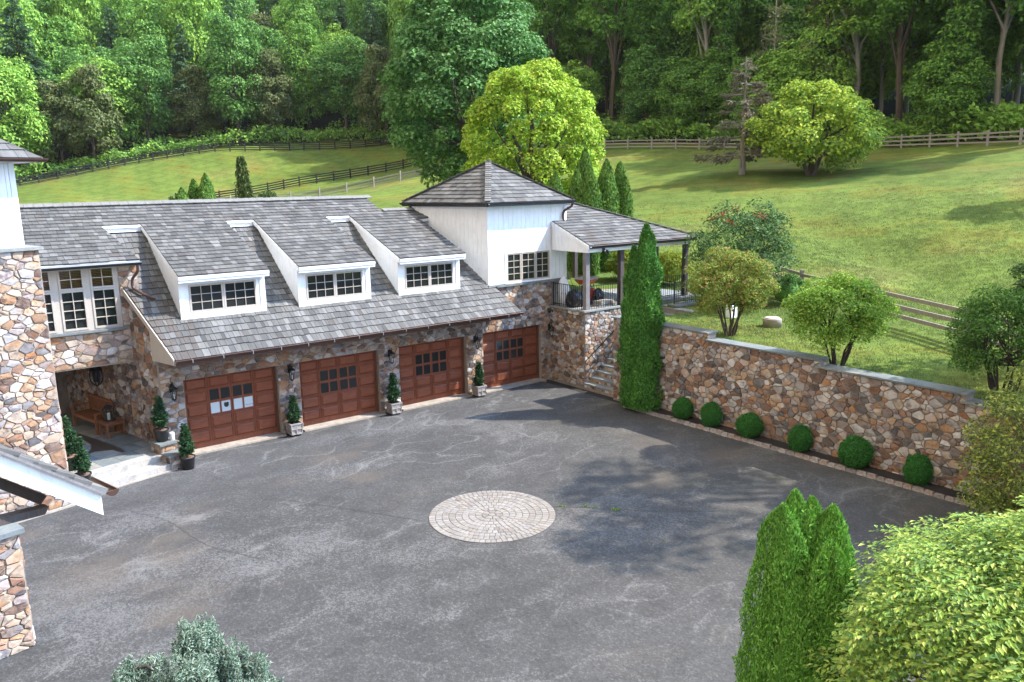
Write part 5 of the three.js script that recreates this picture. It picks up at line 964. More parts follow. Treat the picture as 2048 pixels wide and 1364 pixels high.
// objects on the terrace
{
  const y = 2.86;
  const wb = thing('wheelbarrow', 'orange wheelbarrow standing on the terrace behind the corner post', 'wheelbarrow', [15.35, y, 0.2], 0.5);
  const trayG = (() => { const a = [[-0.5, 0.9, -0.36], [0.5, 0.9, -0.36], [0.5, 0.9, 0.36], [-0.5, 0.9, 0.36], [-0.34, 0.70, -0.22], [0.30, 0.70, -0.22], [0.30, 0.70, 0.22], [-0.34, 0.70, 0.22]], q = [[0, 4, 5, 1], [1, 5, 6, 2], [2, 6, 7, 3], [3, 7, 4, 0], [4, 7, 6, 5]], pos = [], idx = []; for (const f of q) { const s = pos.length / 3; for (const i of f) pos.push(...a[i]); idx.push(s, s + 1, s + 2, s, s + 2, s + 3); } const g = meshFrom(pos, idx).toNonIndexed(); g.computeVertexNormals(); return g; })();
  part('tray', trayG, mat([0.62, 0.11, 0.02], { roughness: 0.5 }), wb); part('load_cover', box(0.96, 0.05, 0.68, 0, 0.91, 0), mat([0.42, 0.45, 0.47], { roughness: 0.7 }), wb);
  for (const k of [-1, 1]) { part('handle', bar([-0.75, 0.95, k * 0.25], [0.55, 0.35, k * 0.12], 0.035, 0.035), M.bright, wb); part('leg', bar([-0.35, 0.75, k * 0.2], [0.25, 0.0, k * 0.24], 0.03, 0.03), M.bright, wb); part('brace', bar([0.35, 0.75, k * 0.2], [-0.3, 0.02, k * 0.24], 0.03, 0.03), M.bright, wb); }
  part('wheel', (() => { const g = new THREE.TorusGeometry(0.17, 0.06, 10, 24); g.translate(0.4, 0.23, 0); return g; })(), M.pot, wb);
  const bag = (name, label, pos, s, m, seed, cat = 'bag') => { const r = RNG(seed), g = new THREE.IcosahedronGeometry(0.3, 4), p = g.attributes.position; for (let i = 0; i < p.count; i++) { const x = p.getX(i), yy = p.getY(i), z = p.getZ(i), k = 1 + 0.9 * (fbm(x * 7 + seed, z * 7 + yy * 6, seed, 4) - 0.5) - (yy > 0.12 ? (yy - 0.12) * 1.5 : 0); p.setXYZ(i, x * k * s[0], Math.max(-0.26, yy * 1.1) * s[1] + 0.26 * s[1], z * k * s[2]); } g.computeVertexNormals(); g.translate(...pos); return single(name, g, m, label, cat); };
  bag('trash_bag', 'bulging black plastic bag behind the terrace corner railing', [14.0, y, 0.95], [1.0, 1.15, 1.0], mat([0.012, 0.012, 0.013], { roughness: 0.3 }), 5);
  bag('white_sack', 'slumped white sack leaning beside the black bag', [13.95, y, 0.42], [0.7, 1.9, 0.7], mat([0.6, 0.62, 0.64], { roughness: 0.8 }), 9);
  bag('black_sack', 'small black bag under the orange wheelbarrow', [15.35, y, 0.85], [0.75, 1.0, 0.7], mat([0.012, 0.012, 0.013], { roughness: 0.35 }), 12);
  single('red_bucket', lathe([[0, 0], [0.17, 0], [0.22, 0.5], [0.235, 0.5], [0.235, 0.54], [0.2, 0.54], [0.19, 0.1], [0, 0.08]], 24).translate(15.15, y, 0.55), mat([0.42, 0.03, 0.02], { roughness: 0.45 }), 'tall red bucket left of the wheelbarrow', 'bucket');
  const bin = thing('metal_bin', 'shiny metal bin at the back of the terrace', 'bin', [14.62, y, -0.85]);
  part('body', lathe([[0, 0], [0.2, 0], [0.22, 0.6], [0.205, 0.6], [0.19, 0.02], [0, 0.02]], 24), M.bright, bin); part('rim', (() => { const g = new THREE.TorusGeometry(0.22, 0.014, 8, 28); g.rotateX(Math.PI / 2); g.translate(0, 0.6, 0); return g; })(), M.bright, bin);
  const br = thing('broom', 'broom with pale wooden handle leaning at the tower corner', 'broom', [14.75, y, 0.15]);
  part('handle', rod([0.1, 0.12, 0.1], [-0.28, 1.25, -0.1], 0.013), M.railPale, br); part('head', box(0.34, 0.14, 0.07, 0.1, 0.08, 0.1), M.pot, br);
  const tp = new THREE.PlaneGeometry(1.7, 1.1, 24, 16); tp.rotateX(-Math.PI / 2); { const p = tp.attributes.position; for (let i = 0; i < p.count; i++) p.setY(i, 0.07 + 0.12 * fbm(p.getX(i) * 3 + 5, p.getZ(i) * 3, 3, 3)); tp.computeVertexNormals(); tp.translate(14.85, y, 0.5); }
  single('blue_tarp', tp, mat([0.02, 0.075, 0.16], { roughness: 0.5 }), 'crumpled blue tarp spread on the terrace floor', 'tarp');
  const ps = thing('slab_stack', 'low stack of pale paving slabs behind the front railing', 'slabs', [15.15, y, 1.35]);
  for (let i = 0; i < 3; i++) part('slab', box(0.85 - i * 0.06, 0.055, 0.42, (i % 2) * 0.04, 0.03 + i * 0.057, 0, [0, i * 0.05, 0]), M.concPale, ps);
}

// ---------------------------------------------------------------- gable hood and gate pier in the left foreground
{
  const t = thing('gable_hood', 'white rake board and shake edge of a timber gable hood in the left foreground', 'roof', place(-8.55, 11.55), TH);
  // the rake runs down to the right; local x = p + 8.55, z = q - 11.55
  const ex = 1.15, ey = 4.03, sl = 0.80, ax = -1.9, ay = ey + sl * (ex - ax);
  const F = new Frame(V3(0, 0, 0), V3(0, 0, 1));
  part('rake_board', prism(F, [[ex, ey - 0.30], [ex, ey], [ax, ay], [ax, ay - 0.30]], 0.0, 0.045), M.white, t);
  part('rake_trim', prism(F, [[ex, ey - 0.05], [ex, ey + 0.015], [ax, ay + 0.015], [ax, ay - 0.05]], 0.046, 0.075), M.white, t);
  const roof = new THREE.Group(); roof.name = 'shake_roof'; t.add(roof);
  const a = [ex + 0.05, ey - 0.01, 0.1], b = [ex + 0.05, ey - 0.01, -0.55], c = [ax, ay + 0.03, 0.1], fr = planeFrame(a, b, c), L = Math.hypot(ex + 0.05 - ax, ay + 0.04 - ey);
  shingles(roof, [{ fr, poly: rect(0, 0.65, 0, L), exp: 0.22, th: 0.03 }], { seed: 951, most: 60 }); part('deck', prism(fr, rect(0, 0.65, 0, L), -0.05, -0.02), M.postFace, roof);
  part('far_slope', prism(F, [[ax, ay], [ax, ay + 0.05], [ax - 3, ay - 2.35], [ax - 3, ay - 2.4]], -0.55, 0.1), M.shingle[1], roof);
  part('gutter', halfRound([ex + 0.12, ey - 0.02, 0.08], [ex + 0.12, ey - 0.02, -0.6], 0.07), M.copper, t);
  part('gutter_end', (() => { const s = new THREE.Shape(); s.absarc(0, 0, 0.07, Math.PI, 2 * Math.PI, false); const g = new THREE.ExtrudeGeometry(s, { depth: 0.01, bevelEnabled: false }); g.translate(ex + 0.12, ey - 0.02, 0.081); return g; })(), M.copper, t);
  part('truss_chord', prism(F, [[ex - 0.42, ey - 0.02], [ex - 0.50, ey - 0.11], [ax, ay - 0.42], [ax, ay - 0.34]].map(([x, y]) => [x, y - 0.0]), -0.5, -0.38), M.post, t);
  part('tie_beam', prism(F, [[ex - 0.48, ey - 0.09], [ex - 0.53, ey - 0.17], [-2.6, ey + 0.0], [-2.6, ey + 0.11]], -0.34, -0.2), M.post, t);
  part('post', box2(-2.9, -2.7, 0, ay - 0.9, -0.5, -0.2), M.post, t);
  part('wall_plate', box2(-2.9, -1.0, ey - 0.1, ey + 0.06, -0.195, -0.05), M.post, t);
  const p = thing('gate_pier', 'square fieldstone gate pier with bluestone cap in the lower left corner', 'pier', place(-7.35, 6.5), TH);
  part('mortar_core', box2(-0.53, 0.53, -0.1, 2.02, -0.5, 0.46), M.mortar, p);
  part('cap_slab', box2(-0.60, 0.60, 2.02, 2.10, -0.57, 0.53), M.slate, p);
  stones(p, [{ fr: new Frame(V3(0, 0, 0.46), V3(0, 0, 1)), polys: [rect(-0.52, 0.52, 0.0, 2.01)], size: 0.2, aspect: 1.7 }, { fr: new Frame(V3(0.53, 0, 0), V3(1, 0, 0)), polys: [rect(-0.45, 0.49, 0.0, 2.01)], size: 0.28, aspect: 1.5, view: 0.1 }], { seed: 960, most: 60, weights: W_WARM, proud: 0.035 });
  const d = thing('parapet_cap', 'dark grey sloping metal coping in the lower left corner', 'coping', [-5.72, 0, 12.2], 0.55);
  part('coping', prism(new Frame(V3(0, 0, 0), V3(0, 0, 1)), [[-1.6, 0], [0.45, 0], [0.45, 1.1], [-0.2, 1.42], [-1.6, 1.75]], -0.7, 0), mat([0.10, 0.09, 0.09], { roughness: 0.6 }), d);
}

// ---------------------------------------------------------------- fences
const CAM = [-5.961, 22.965];
const polar = (deg, d) => { const a = THREE.MathUtils.degToRad(deg); return [CAM[0] + Math.sin(a) * d, CAM[1] - Math.cos(a) * d]; };
function fence(name, label, line, { step, post, rails, m, mp = m, h, round = false, seed = 1, dep = 0.05, hgt = 0.12 }) {
  const r = RNG(seed), pts = []; // resample
  for (let i = 0; i + 1 < line.length; i++) { const [ax, az] = line[i], [bx, bz] = line[i + 1], L = Math.hypot(bx - ax, bz - az), n = Math.max(1, Math.round(L / step)); for (let k = 0; k < n; k++) pts.push([ax + ((bx - ax) * k) / n, az + ((bz - az) * k) / n]); }
  pts.push(line[line.length - 1]);
  const [ox, oz] = pts[0], oy = H(ox, oz), t = thing(name, label, 'fence', [ox, oy, oz]);
  const P = pts.map(([x, z]) => [x - ox + R(-0.03, 0.03, r), H(x, z) - oy, z - oz]);
  P.forEach((p, i) => {
    part('post', box(post, h + 0.35, post, p[0], p[1] + h / 2 - 0.17, p[2], [R(-0.02, 0.02, r), R(0, 1, r) * (round ? 1 : 0.1), R(-0.02, 0.02, r)]), mp, t);
    if (i + 1 < P.length) { const q = P[i + 1]; for (const y of rails) part('rail', bar([p[0], p[1] + y + R(-0.03, 0.03, r), p[2]], [q[0], q[1] + y + R(-0.03, 0.03, r), q[2]], dep * R(0.85, 1.15, r), hgt * R(0.85, 1.15, r)), m, t); }
  });
}
fence('rail_fence', 'weathered three-rail wooden fence on the near lawn behind the shrubs', [[23.9, 1.4], [22.3, 5.2], [20.6, 9.0], [19.0, 12.8], [17.3, 16.6]], { step: 3.9, post: 0.13, rails: [0.35, 0.68, 1.02], m: M.railWood, h: 1.2, round: true, seed: 3, dep: 0.06, hgt: 0.12 });
const FENCE_R = [[60, 16], [61.5, 7], [63.4, -2.7], [66.6, -11], [68, -16.7], [69.4, -24], [68.6, -31], [67, -40], [64, -48.5], [61, -55], [56, -62]];
fence('rail_fence', 'pale grey three-rail fence along the right-hand woodland edge', FENCE_R, { step: 3.0, post: 0.16, rails: [0.3, 0.66, 1.02], m: M.railPale, h: 1.25, seed: 5, dep: 0.08, hgt: 0.13 });
fence('rail_fence', 'pale split-rail fence crossing the field left of the big maples', [[20, -75], [26, -72], [35.4, -68], [44, -63.6], [50, -60]], { step: 3.05, post: 0.16, rails: [0.3, 0.62, 0.95], m: M.railPale, h: 1.25, seed: 6, dep: 0.08, hgt: 0.11 });
fence('board_fence', 'black four-board fence crossing the middle of the left field', [[27, -98], [32.5, -96], [43.2, -92], [50, -88.8], [57, -85], [64, -80]], { step: 2.44, post: 0.17, rails: [0.25, 0.58, 0.91, 1.24], m: M.blackRail, h: 1.45, seed: 7, dep: 0.06, hgt: 0.15 });
fence('board_fence', 'black board fence along the foot of the left woodland', [[-4, -134], [11.8, -131], [20, -129.8], [27.4, -128.4], [34, -126.6], [41.7, -124.5], [55, -116.5], [68.5, -107], [76, -100]], { step: 2.6, post: 0.18, rails: [0.25, 0.6, 0.95, 1.3], m: M.blackRail, h: 1.45, seed: 8, dep: 0.06, hgt: 0.16 });

// ---------------------------------------------------------------- trees and shrubs
const coreMat = (p) => mat(p[0], { map: stoneTex, bumpMap: stoneBump, bumpScale: 0.05, roughness: 1 });
function plant(name, label, cat, geo, pos, { turn = 0, s = 1, sy = s, bark = M.bark, leaf = M.leaf, group, woodName = 'trunk', crownName = 'crown' } = {}) {
  const t = thing(name, label, cat, pos, turn, group); t.scale.set(s, sy, s);
  part(woodName, geo.wood, bark, t); part(crownName, geo.crown, leaf, t); return t;
}
// the two big garden trees behind the tower
plant('maple_tree', 'tall dark green maple behind the white tower', 'tree', broadleaf(1001, { h: 18, tr: 0.5, crown: { c: [0, 9.6, 0], r: [6.6, 8.8, 6.4] }, nc: 300, cr: 0.95, leaves: 52000, len: 0.27, pal: G.maple, limbs: 16, taper: 0.25, inner: 0.6, low: -0.95 }), [29.6, H(29.6, -27.6), -27.6]);
plant('lime_maple', 'rounded yellow-green tree directly behind the white tower', 'tree', broadleaf(1002, { h: 10, tr: 0.3, crown: { c: [0, 5.6, 0], r: [4.2, 5.0, 4.1] }, nc: 300, cr: 0.56, leaves: 52000, len: 0.165, pal: G.lime, limbs: 16, taper: 0.05, inner: 0.7, low: -0.95 }), [24.4, H(24.4, -14.2) - 0.1, -14.2]);
plant('lawn_tree', 'low spreading golden-green tree alone on the upper lawn', 'tree', (() => { const g = broadleaf(1003, { h: 7, tr: 0.22, crown: { c: [0, 3.55, 0], r: [5.0, 3.5, 4.9] }, nc: 170, cr: 0.72, leaves: 26000, len: 0.22, pal: G.gold, limbs: 14, taper: 0.3, inner: 0.5, low: -0.92 }); const r = RNG(5); g.wood = join([g.wood, limb([0.1, -0.2, 0.1], [1.8, 3, 0.6], 0.2, 0.06, r), limb([-0.1, -0.2, 0], [-2, 3.2, -0.4], 0.2, 0.06, r), limb([0, -0.2, 0], [-0.5, 3.4, 1.6], 0.18, 0.06, r)]); return g; })(), [50, H(50, -12), -12], { bark: M.bark });
plant('sparse_conifer', 'half-bare grey conifer left of the golden lawn tree', 'tree', conifer(1004, { h: 9, rad: 3.4, base: 0.14, tiers: 16, per: 7, leaves: 4600, len: 0.34, pal: G.dead, droop: 0.12, gaps: 0.2, bare: 0.3, tr: 0.3 }), [48.6, H(48.6, -17.2), -17.2], { bark: M.barkPale, leaf: M.needle });
// arborvitae behind the porch
{
  const ARB = (t) => (t < 0.35 ? lerp(0.85, 1, t / 0.35) : Math.pow(Math.max(0, 1 - Math.pow((t - 0.35) / 0.65, 2.8)), 0.8) + 0.02);
  const a = [arborvitae(1010, [{ x: 0, z: 0, h: 5.2, r: 0.72 }], { leaves: 8000, len: 0.14, pal: G.arb, jit: 0.5, lumps: 60, shape: ARB }), arborvitae(1011, [{ x: 0, z: 0, h: 5.2, r: 0.66 }, { x: 0.45, z: 0.1, h: 4.5, r: 0.5 }], { leaves: 9000, len: 0.14, pal: G.arb, jit: 0.5, lumps: 60, shape: ARB })];
  const spots = [['leftmost arborvitae of the clump behind the porch', 40.9, 40, 0.93], ['second arborvitae from the left behind the porch', 42.4, 39.2, 0.97], ['broad front arborvitae in the middle of the clump', 43.3, 38.4, 1.02], ['rear arborvitae peeking over the middle of the clump', 43.0, 41.8, 1.14], ['tall arborvitae right of the middle in the clump', 44.5, 39.4, 1.06], ['rightmost slim arborvitae behind the porch', 45.4, 40.2, 1.02]];
  spots.forEach(([l, az, d, s], i) => { const [x, z] = polar(az, d); plant('arborvitae', l, 'tree', a[i % 2], [x, H(x, z), z], { turn: i, s: 0.8, sy: s * 0.95, leaf: M.needle, group: 'arborvitae behind the porch', woodName: 'inner_foliage', bark: coreMat(G.arb) }); });
  const back = [['short arborvitae at the left of the trio behind the garage roof', 15.6, 45, 0.80], ['middle arborvitae of the trio behind the garage roof', 16.4, 45.5, 0.88], ['tallest arborvitae of the trio behind the garage roof', 17.15, 45, 0.93], ['tiny arborvitae tip at the left end behind the ridge', 14.95, 45.3, 0.72]];
  back.forEach(([l, az, d, s], i) => { const [x, z] = polar(az, d); plant('arborvitae', l, 'tree', a[i % 2], [x, H(x, z), z], { turn: i * 2, s: 0.8, sy: s, leaf: M.needle, group: 'arborvitae behind the garage', woodName: 'inner_foliage', bark: coreMat(G.arb) }); });
  const [wx, wz] = polar(19.55, 45), r = RNG(88);
  const stemAt = (t) => [Math.sin(t * 5) * 0.12 + 0.05, t * 5.8, 0];
  plant('weeping_conifer', 'narrow weeping conifer with a drooping side arm behind the garage roof', 'tree', {
    wood: join([limb([0, -0.3, 0], [0.05, 5.8, 0], 0.1, 0.02, r, 0.02), limb([0, 2.2, 0], [1.7, 3.6, 0.4], 0.06, 0.03, r, 0.2)]),
    crown: leafMesh(5200, r, (i, q) => { if (q() < 0.6) { const t = Math.pow(q(), 0.8), p = stemAt(t), w = 0.55 * (1 - t) ** 0.6 + 0.1, a = R(0, 6.28, q), d = w * Math.sqrt(q()); return [p[0] + Math.cos(a) * d, p[1], Math.sin(a) * d, Math.cos(a), 0.2, Math.sin(a)]; } const t = q(), x = 0.3 + t * 1.6, top = 3.1 + 0.9 * Math.sin(t * 3.0); return [x + R(-0.2, 0.2, q), R(1.6, top, q), R(-0.3, 0.5, q), 0.2, 0.3, 1]; }, { len: 0.2, wid: 0.35, pal: [[0.08, 0.12, 0.03], [0.05, 0.09, 0.025], [0.13, 0.16, 0.05]], along: (q, rr) => [R(-0.3, 0.3, rr), -1, R(-0.3, 0.3, rr)] }),
  }, [wx, H(wx, wz), wz], { leaf: M.needle });
}
// tall thuja by the stairs
plant('thuja_column', 'tall twin-stemmed thuja column beside the garden stairs', 'tree', arborvitae(1020, [{ x: 0.02, z: 0.1, h: 6.0, r: 0.49 }, { x: -0.16, z: -0.26, h: 5.3, r: 0.36 }], { leaves: 44000, len: 0.085, pal: G.thuja, lumps: 190, lump: 0.24, jit: 0.75, shape: (t) => (t < 0.3 ? lerp(0.82, 1, t / 0.3) : Math.max(0.02, 1 - 0.93 * Math.pow((t - 0.3) / 0.7, 2.6))) }), [13.0, 0.08, 5.35], { leaf: M.needle, woodName: 'inner_foliage', bark: coreMat(G.thuja) });
// foreground thuja
plant('thuja_bush', 'bushy bright green thuja with several tips in the foreground', 'tree', arborvitae(1021, [{ x: -0.45, z: -0.25, h: 3.42, r: 0.50 }, { x: -0.18, z: -0.42, h: 3.56, r: 0.46 }, { x: 0.12, z: -0.40, h: 3.46, r: 0.46 }, { x: 0.42, z: -0.2, h: 3.4, r: 0.46 }, { x: 0.12, z: 0.42, h: 3.12, r: 0.52 }, { x: -0.35, z: 0.3, h: 2.6, r: 0.52 }], { leaves: 130000, len: 0.066, pal: G.thuja2, lumps: 110, lump: 0.32, jit: 0.75, wid: 0.34, shape: (t) => (0.86 + 0.14 * Math.sin(Math.min(1, t * 1.6) * Math.PI)) * Math.pow(Math.max(0.001, 1 - Math.pow(t, 4.6)), 0.72) }), [2.80, 0, 17.82], { turn: -0.6, s: 0.74, sy: 0.975, leaf: M.needle, woodName: 'inner_foliage', bark: coreMat(G.thuja2) });
// foreground yellow-green shrub: layered sprays of leaves
{
  const r = RNG(1030), prof = (a, rad) => 1;
  const C0 = [0, 1.55, 0], RR = [2.35, 2.55, 2.3];
  const tw = []; for (let i = 0; i < 9000; i++) { let d = onSphere(r); if (d[1] < -0.25) d[1] = -d[1]; const lump = 1 + 0.24 * (fbm(d[0] * 3.2 + 5, d[2] * 3.2 + d[1] * 2.6, 3, 4) - 0.5) * 2, k = lump * lerp(0.66, 1.03, Math.sqrt(r())); tw.push([d[0] * RR[0] * k, C0[1] + d[1] * RR[1] * k, d[2] * RR[2] * k, d[0], d[1] * 0.8 + 0.5, d[2], r()]); }
  const per = 9, leaves = leafMesh(tw.length * per, r, (i, q) => {
    const b = tw[Math.floor(i / per)], k = i % per, s = (k / per) * 0.24, side = k % 2 ? 1 : -1, o = Math.hypot(b[0], b[2]) || 1, dx = b[0] / o, dz = b[2] / o;
    return [b[0] + dx * s - dz * side * 0.035 + R(-0.02, 0.02, q), b[1] - s * 0.22 + R(-0.012, 0.012, q), b[2] + dz * s + dx * side * 0.035 + R(-0.02, 0.02, q), b[3] * 0.4, 1, b[5] * 0.4, side, dx, dz];
  }, { len: 0.074, wid: 0.48, pal: G.dog, jit: 0.3, fold: 0.12, lvar: 0.45, along: (q) => [q[7] * 0.8 - q[8] * q[6], -0.15, q[8] * 0.8 + q[7] * q[6]] });
  const wood = [limb([0, -0.1, 0], [0, 2.2, 0], 0.12, 0.05, r)]; for (let i = 0; i < 90; i++) { const b = tw[Math.floor(r() * tw.length)]; wood.push(limb([R(-0.1, 0.1, r), R(0.2, 1.6, r), R(-0.1, 0.1, r)], [b[0] * 0.95, b[1] * 0.96, b[2] * 0.95], 0.03, 0.006, r, 0.08, 4, 5)); }
  const core = new THREE.IcosahedronGeometry(1, 3); core.scale(RR[0] * 0.66, RR[1] * 0.66, RR[2] * 0.66); core.translate(...C0);
  const t = plant('leafy_shrub', 'large yellow-green leafy shrub filling the lower right corner', 'shrub', { wood: join(wood), crown: leaves }, [3.10, 0.1, 20.82], { woodName: 'branches', crownName: 'foliage' });
  part('inner_foliage', core, coreMat(G.dog), t);
}
// yellow-tinged evergreen at the wall end
{
  const r = RNG(1040), cl = clumpsIn(r, 70, [0, 1.75, 0], [1.25, 1.85, 1.25], 0.34, { inner: 0.45, low: -0.9 }), wood = [limb([0, -0.1, 0], [0.1, 2.6, 0], 0.08, 0.03, r)];
  for (let i = 0; i < 46; i++) { const c = cl[Math.floor(r() * cl.length)]; wood.push(limb([0, R(0.2, 2.2, r), 0], [c.c[0] * 1.05, c.c[1], c.c[2] * 1.05], 0.025, 0.008, r, 0.12, 4, 5)); }
  plant('golden_evergreen', 'loose yellow-tinged evergreen shrub in front of the wall end', 'shrub', { wood: join(wood), crown: clumpLeaves(15000, r, cl, { len: 0.075, wid: 0.5, pal: G.holly, jit: 0.9 }) }, [11.62, 0, 17.4], { s: 1.08, woodName: 'branches', crownName: 'foliage', bark: mat([0.20, 0.15, 0.06], { roughness: 1 }) });
}
// weeping blue cedar
{
  const r = RNG(1050), arms = [], wood = [limb([0, -0.1, 0], [0.05, 1.7, 0], 0.07, 0.05, r)];
  const list = [[0.9, 2.0, 0.0], [0.55, 2.25, -0.35], [-0.95, 1.75, 0.15], [-0.55, 2.05, -0.3], [0.2, 2.1, 0.5], [1.25, 1.6, 0.35], [-1.3, 1.5, -0.1], [0.35, 1.8, 0.8], [-0.4, 1.7, 0.7], [0.75, 1.75, -0.65]];
  for (const e of list) { const c = [[0, 1.45, 0], [e[0] * 0.45, e[1] + 0.12, e[2] * 0.45], [e[0] * 0.8, e[1], e[2] * 0.8], [e[0] * 1.05, e[1] - 0.35, e[2] * 1.05], [e[0] * 1.12, e[1] - 0.9, e[2] * 1.12]]; arms.push(new THREE.CatmullRomCurve3(c.map((p) => V3(...p)))); wood.push(tube(c, 0.022, 20, 5)); }
  const strands = []; for (const a of arms) for (let i = 0; i < 95; i++) { const t = R(0.12, 1, r), p = a.getPoint(t); strands.push([p.x + R(-0.17, 0.17, r), p.y + R(-0.02, 0.1, r), p.z + R(-0.17, 0.17, r), R(0.12, 0.5, r), R(-0.06, 0.06, r), R(-0.06, 0.06, r)]); }
  plant('weeping_cedar', 'weeping silvery-blue cedar at the bottom of the courtyard', 'shrub', { wood: join(wood), crown: leafMesh(90000, r, (i, q) => { const s = strands[Math.floor(q() * strands.length)], t = q(), a = R(0, 6.28, q), d = 0.035; return [s[0] + s[4] * t + Math.cos(a) * d, s[1] - s[3] * t, s[2] + s[5] * t + Math.sin(a) * d, Math.cos(a), 0.3, Math.sin(a)]; }, { len: 0.05, wid: 0.3, pal: G.cedar, jit: 0.8 }) }, [-4.10, 0, 14.2], { s: 0.96, sy: 1.04, woodName: 'branches', crownName: 'needles', leaf: M.needle, bark: M.barkDark });
}
// clipped boxwoods along the wall
{
  const ballG = (seed) => { const r = RNG(seed); return { crown: leafMesh(9000, r, (i, q) => { const d = onSphere(q), k = (1 + 0.3 * (fbm(d[0] * 3 + seed, d[2] * 3 + d[1] * 2, seed, 2) - 0.5)) * lerp(0.82, 1.08, Math.sqrt(q())); return [d[0] * k, 1 + d[1] * k, d[2] * k, d[0], d[1], d[2]]; }, { len: 0.11, wid: 0.6, pal: G.box, jit: 0.9 }), wood: join([new THREE.IcosahedronGeometry(0.86, 3).translate(0, 1, 0), rod([0, -0.4, 0], [0, 0.4, 0], 0.08)]) }; };
  const v = [ballG(1), ballG(2)], L = ['first clipped boxwood ball, nearest the tall thuja', 'second clipped boxwood ball from the tall thuja', 'third clipped boxwood ball from the tall thuja', 'fourth clipped boxwood ball from the tall thuja', 'fifth and largest clipped boxwood ball along the wall', 'last clipped boxwood ball, nearest the golden evergreen'];
  [[13.05, 7.08, 0.36], [13.05, 8.2, 0.37], [13.05, 9.57, 0.40], [13.05, 11.22, 0.36], [13.05, 12.83, 0.45], [13.05, 14.42, 0.36]].forEach(([x, z, s], i) => plant('boxwood', L[i], 'shrub', v[i % 2], [x, 0.08, z], { s: s * 0.86 * [1, 0.97, 1.04, 0.95, 1.02, 0.93][i], sy: s * 0.86 * [1.05, 1.12, 1.0, 1.15, 1.02, 1.16][i], turn: i * 1.3, leaf: M.needle, woodName: 'inner_foliage', crownName: 'foliage', bark: coreMat(G.box), group: 'clipped boxwoods along the retaining wall' }));
}
// open shrubs on the lawn above the wall
function vase(seed, { h, w, leaves, pal, len = 0.075, stems = 11, spread = 0.8, red = 0 }) {
  const r = RNG(seed), cl = clumpsIn(r, 84, [0, h * 0.60, 0], [w, h * 0.41, w], w * 0.24, { inner: 0.45, low: -0.8 }), wood = [];
  for (let i = 0; i < stems; i++) { const a = R(0, 6.28, r), m = [Math.cos(a) * w * 0.35, h * 0.38, Math.sin(a) * w * 0.35]; wood.push(limb([Math.cos(a) * 0.07, -0.15, Math.sin(a) * 0.07], m, 0.035, 0.022, r, 0.08, 4, 5)); for (let k = 0; k < 6; k++) { const c = cl[Math.floor(r() * cl.length)]; if ((c.c[0] * m[0] + c.c[2] * m[2]) > -0.1) wood.push(limb(m, c.c, 0.02, 0.006, r, 0.08, 3, 4)); } }
  return { wood: join(wood), crown: clumpLeaves(leaves, r, cl, { len, wid: 0.6, pal, jit: 0.8 }) };
}
plant('vase_shrub', 'open vase-shaped shrub with reddish tips, left on the near lawn', 'shrub', vase(1061, { h: 2.75, w: 1.35, leaves: 18000, pal: G.vaseRed }), [15.0, H(15.0, 7.3), 7.3], { woodName: 'stems', crownName: 'foliage' });
plant('vase_shrub', 'bright green open shrub behind the middle wall step', 'shrub', vase(1062, { h: 2.45, w: 1.3, leaves: 17000, pal: G.vase }), [14.15, H(14.15, 11.55), 11.55], { woodName: 'stems', crownName: 'foliage', bark: M.barkDark });
plant('vase_shrub', 'dark green open shrub at the right end of the wall', 'shrub', vase(1063, { h: 2.75, w: 1.35, leaves: 17000, pal: G.vaseDark }), [14.05, H(14.05, 15.75), 15.75], { woodName: 'stems', crownName: 'foliage', bark: M.barkDark });
{
  const g = vase(1064, { h: 3.9, w: 1.95, leaves: 8200, pal: G.lilac, len: 0.12, stems: 16 }), r = RNG(3);
  const t = plant('lilac_shrub', 'tall dark lilac with rusty seed heads right of the porch', 'shrub', g, [19.6, H(19.6, 4.4), 4.4], { woodName: 'stems', crownName: 'foliage' });
  part('seed_heads', clumpLeaves(320, r, clumpsIn(r, 20, [0, 2.9, 0], [1.6, 0.95, 1.6], 0.13, { inner: 0.8, low: 0 }), { len: 0.09, wid: 0.5, pal: [[0.30, 0.10, 0.04], [0.22, 0.09, 0.04]], jit: 1 }), M.leaf, t);
}
{
  const round = (seed, pal, n) => { const r = RNG(seed), cl = clumpsIn(r, 40, [0, 0.72, 0], [0.85, 0.62, 0.85], 0.24, { inner: 0.7, low: -0.5 }); return { wood: join([limb([0, -0.1, 0], [0, 0.8, 0], 0.05, 0.02, r), ball(0.62, 0, 0.62, 0, 1, 0.8, 1)]), crown: clumpLeaves(n, r, cl, { len: 0.09, pal, jit: 0.7 }) }; };
  const y = round(71, [[0.30, 0.33, 0.02], [0.22, 0.27, 0.02], [0.15, 0.21, 0.02]], 5000), k = mat([0.20, 0.25, 0.02]);
  const sp = (n, l, az, d, s, g, b) => { const [x, z] = polar(az, d); plant(n, l, 'shrub', g, [x, H(x, z), z], { s, woodName: 'inner_foliage', crownName: 'foliage', bark: b }); };
  sp('golden_bush', 'round yellow-green bush seen between the right porch posts', 49.0, 36, 1.05, y, k); sp('golden_bush', 'yellow-green bush seen behind the wheelbarrow', 45.9, 37, 1.0, y, k);
  sp('low_shrub', 'low dark green shrub at the first near fence post', 56.9, 32.5, 0.85, round(72, G.vaseDark, 3500), coreMat(G.vaseDark));
  const r = RNG(4), tw = []; for (let i = 0; i < 60; i++) tw.push(limb([R(-0.15, 0.15, r), 0, R(-0.15, 0.15, r)], [R(-0.9, 0.9, r), R(0.8, 1.5, r), R(-0.9, 0.9, r)], 0.012, 0.004, r, 0.1, 3, 4)); const [x, z] = polar(56.5, 33.6);
  single('bare_twig_shrub', join(tw).translate(x, H(x, z), z), mat([0.24, 0.14, 0.09]), 'reddish bare-twigged shrub behind the first near fence post', 'shrub');
}
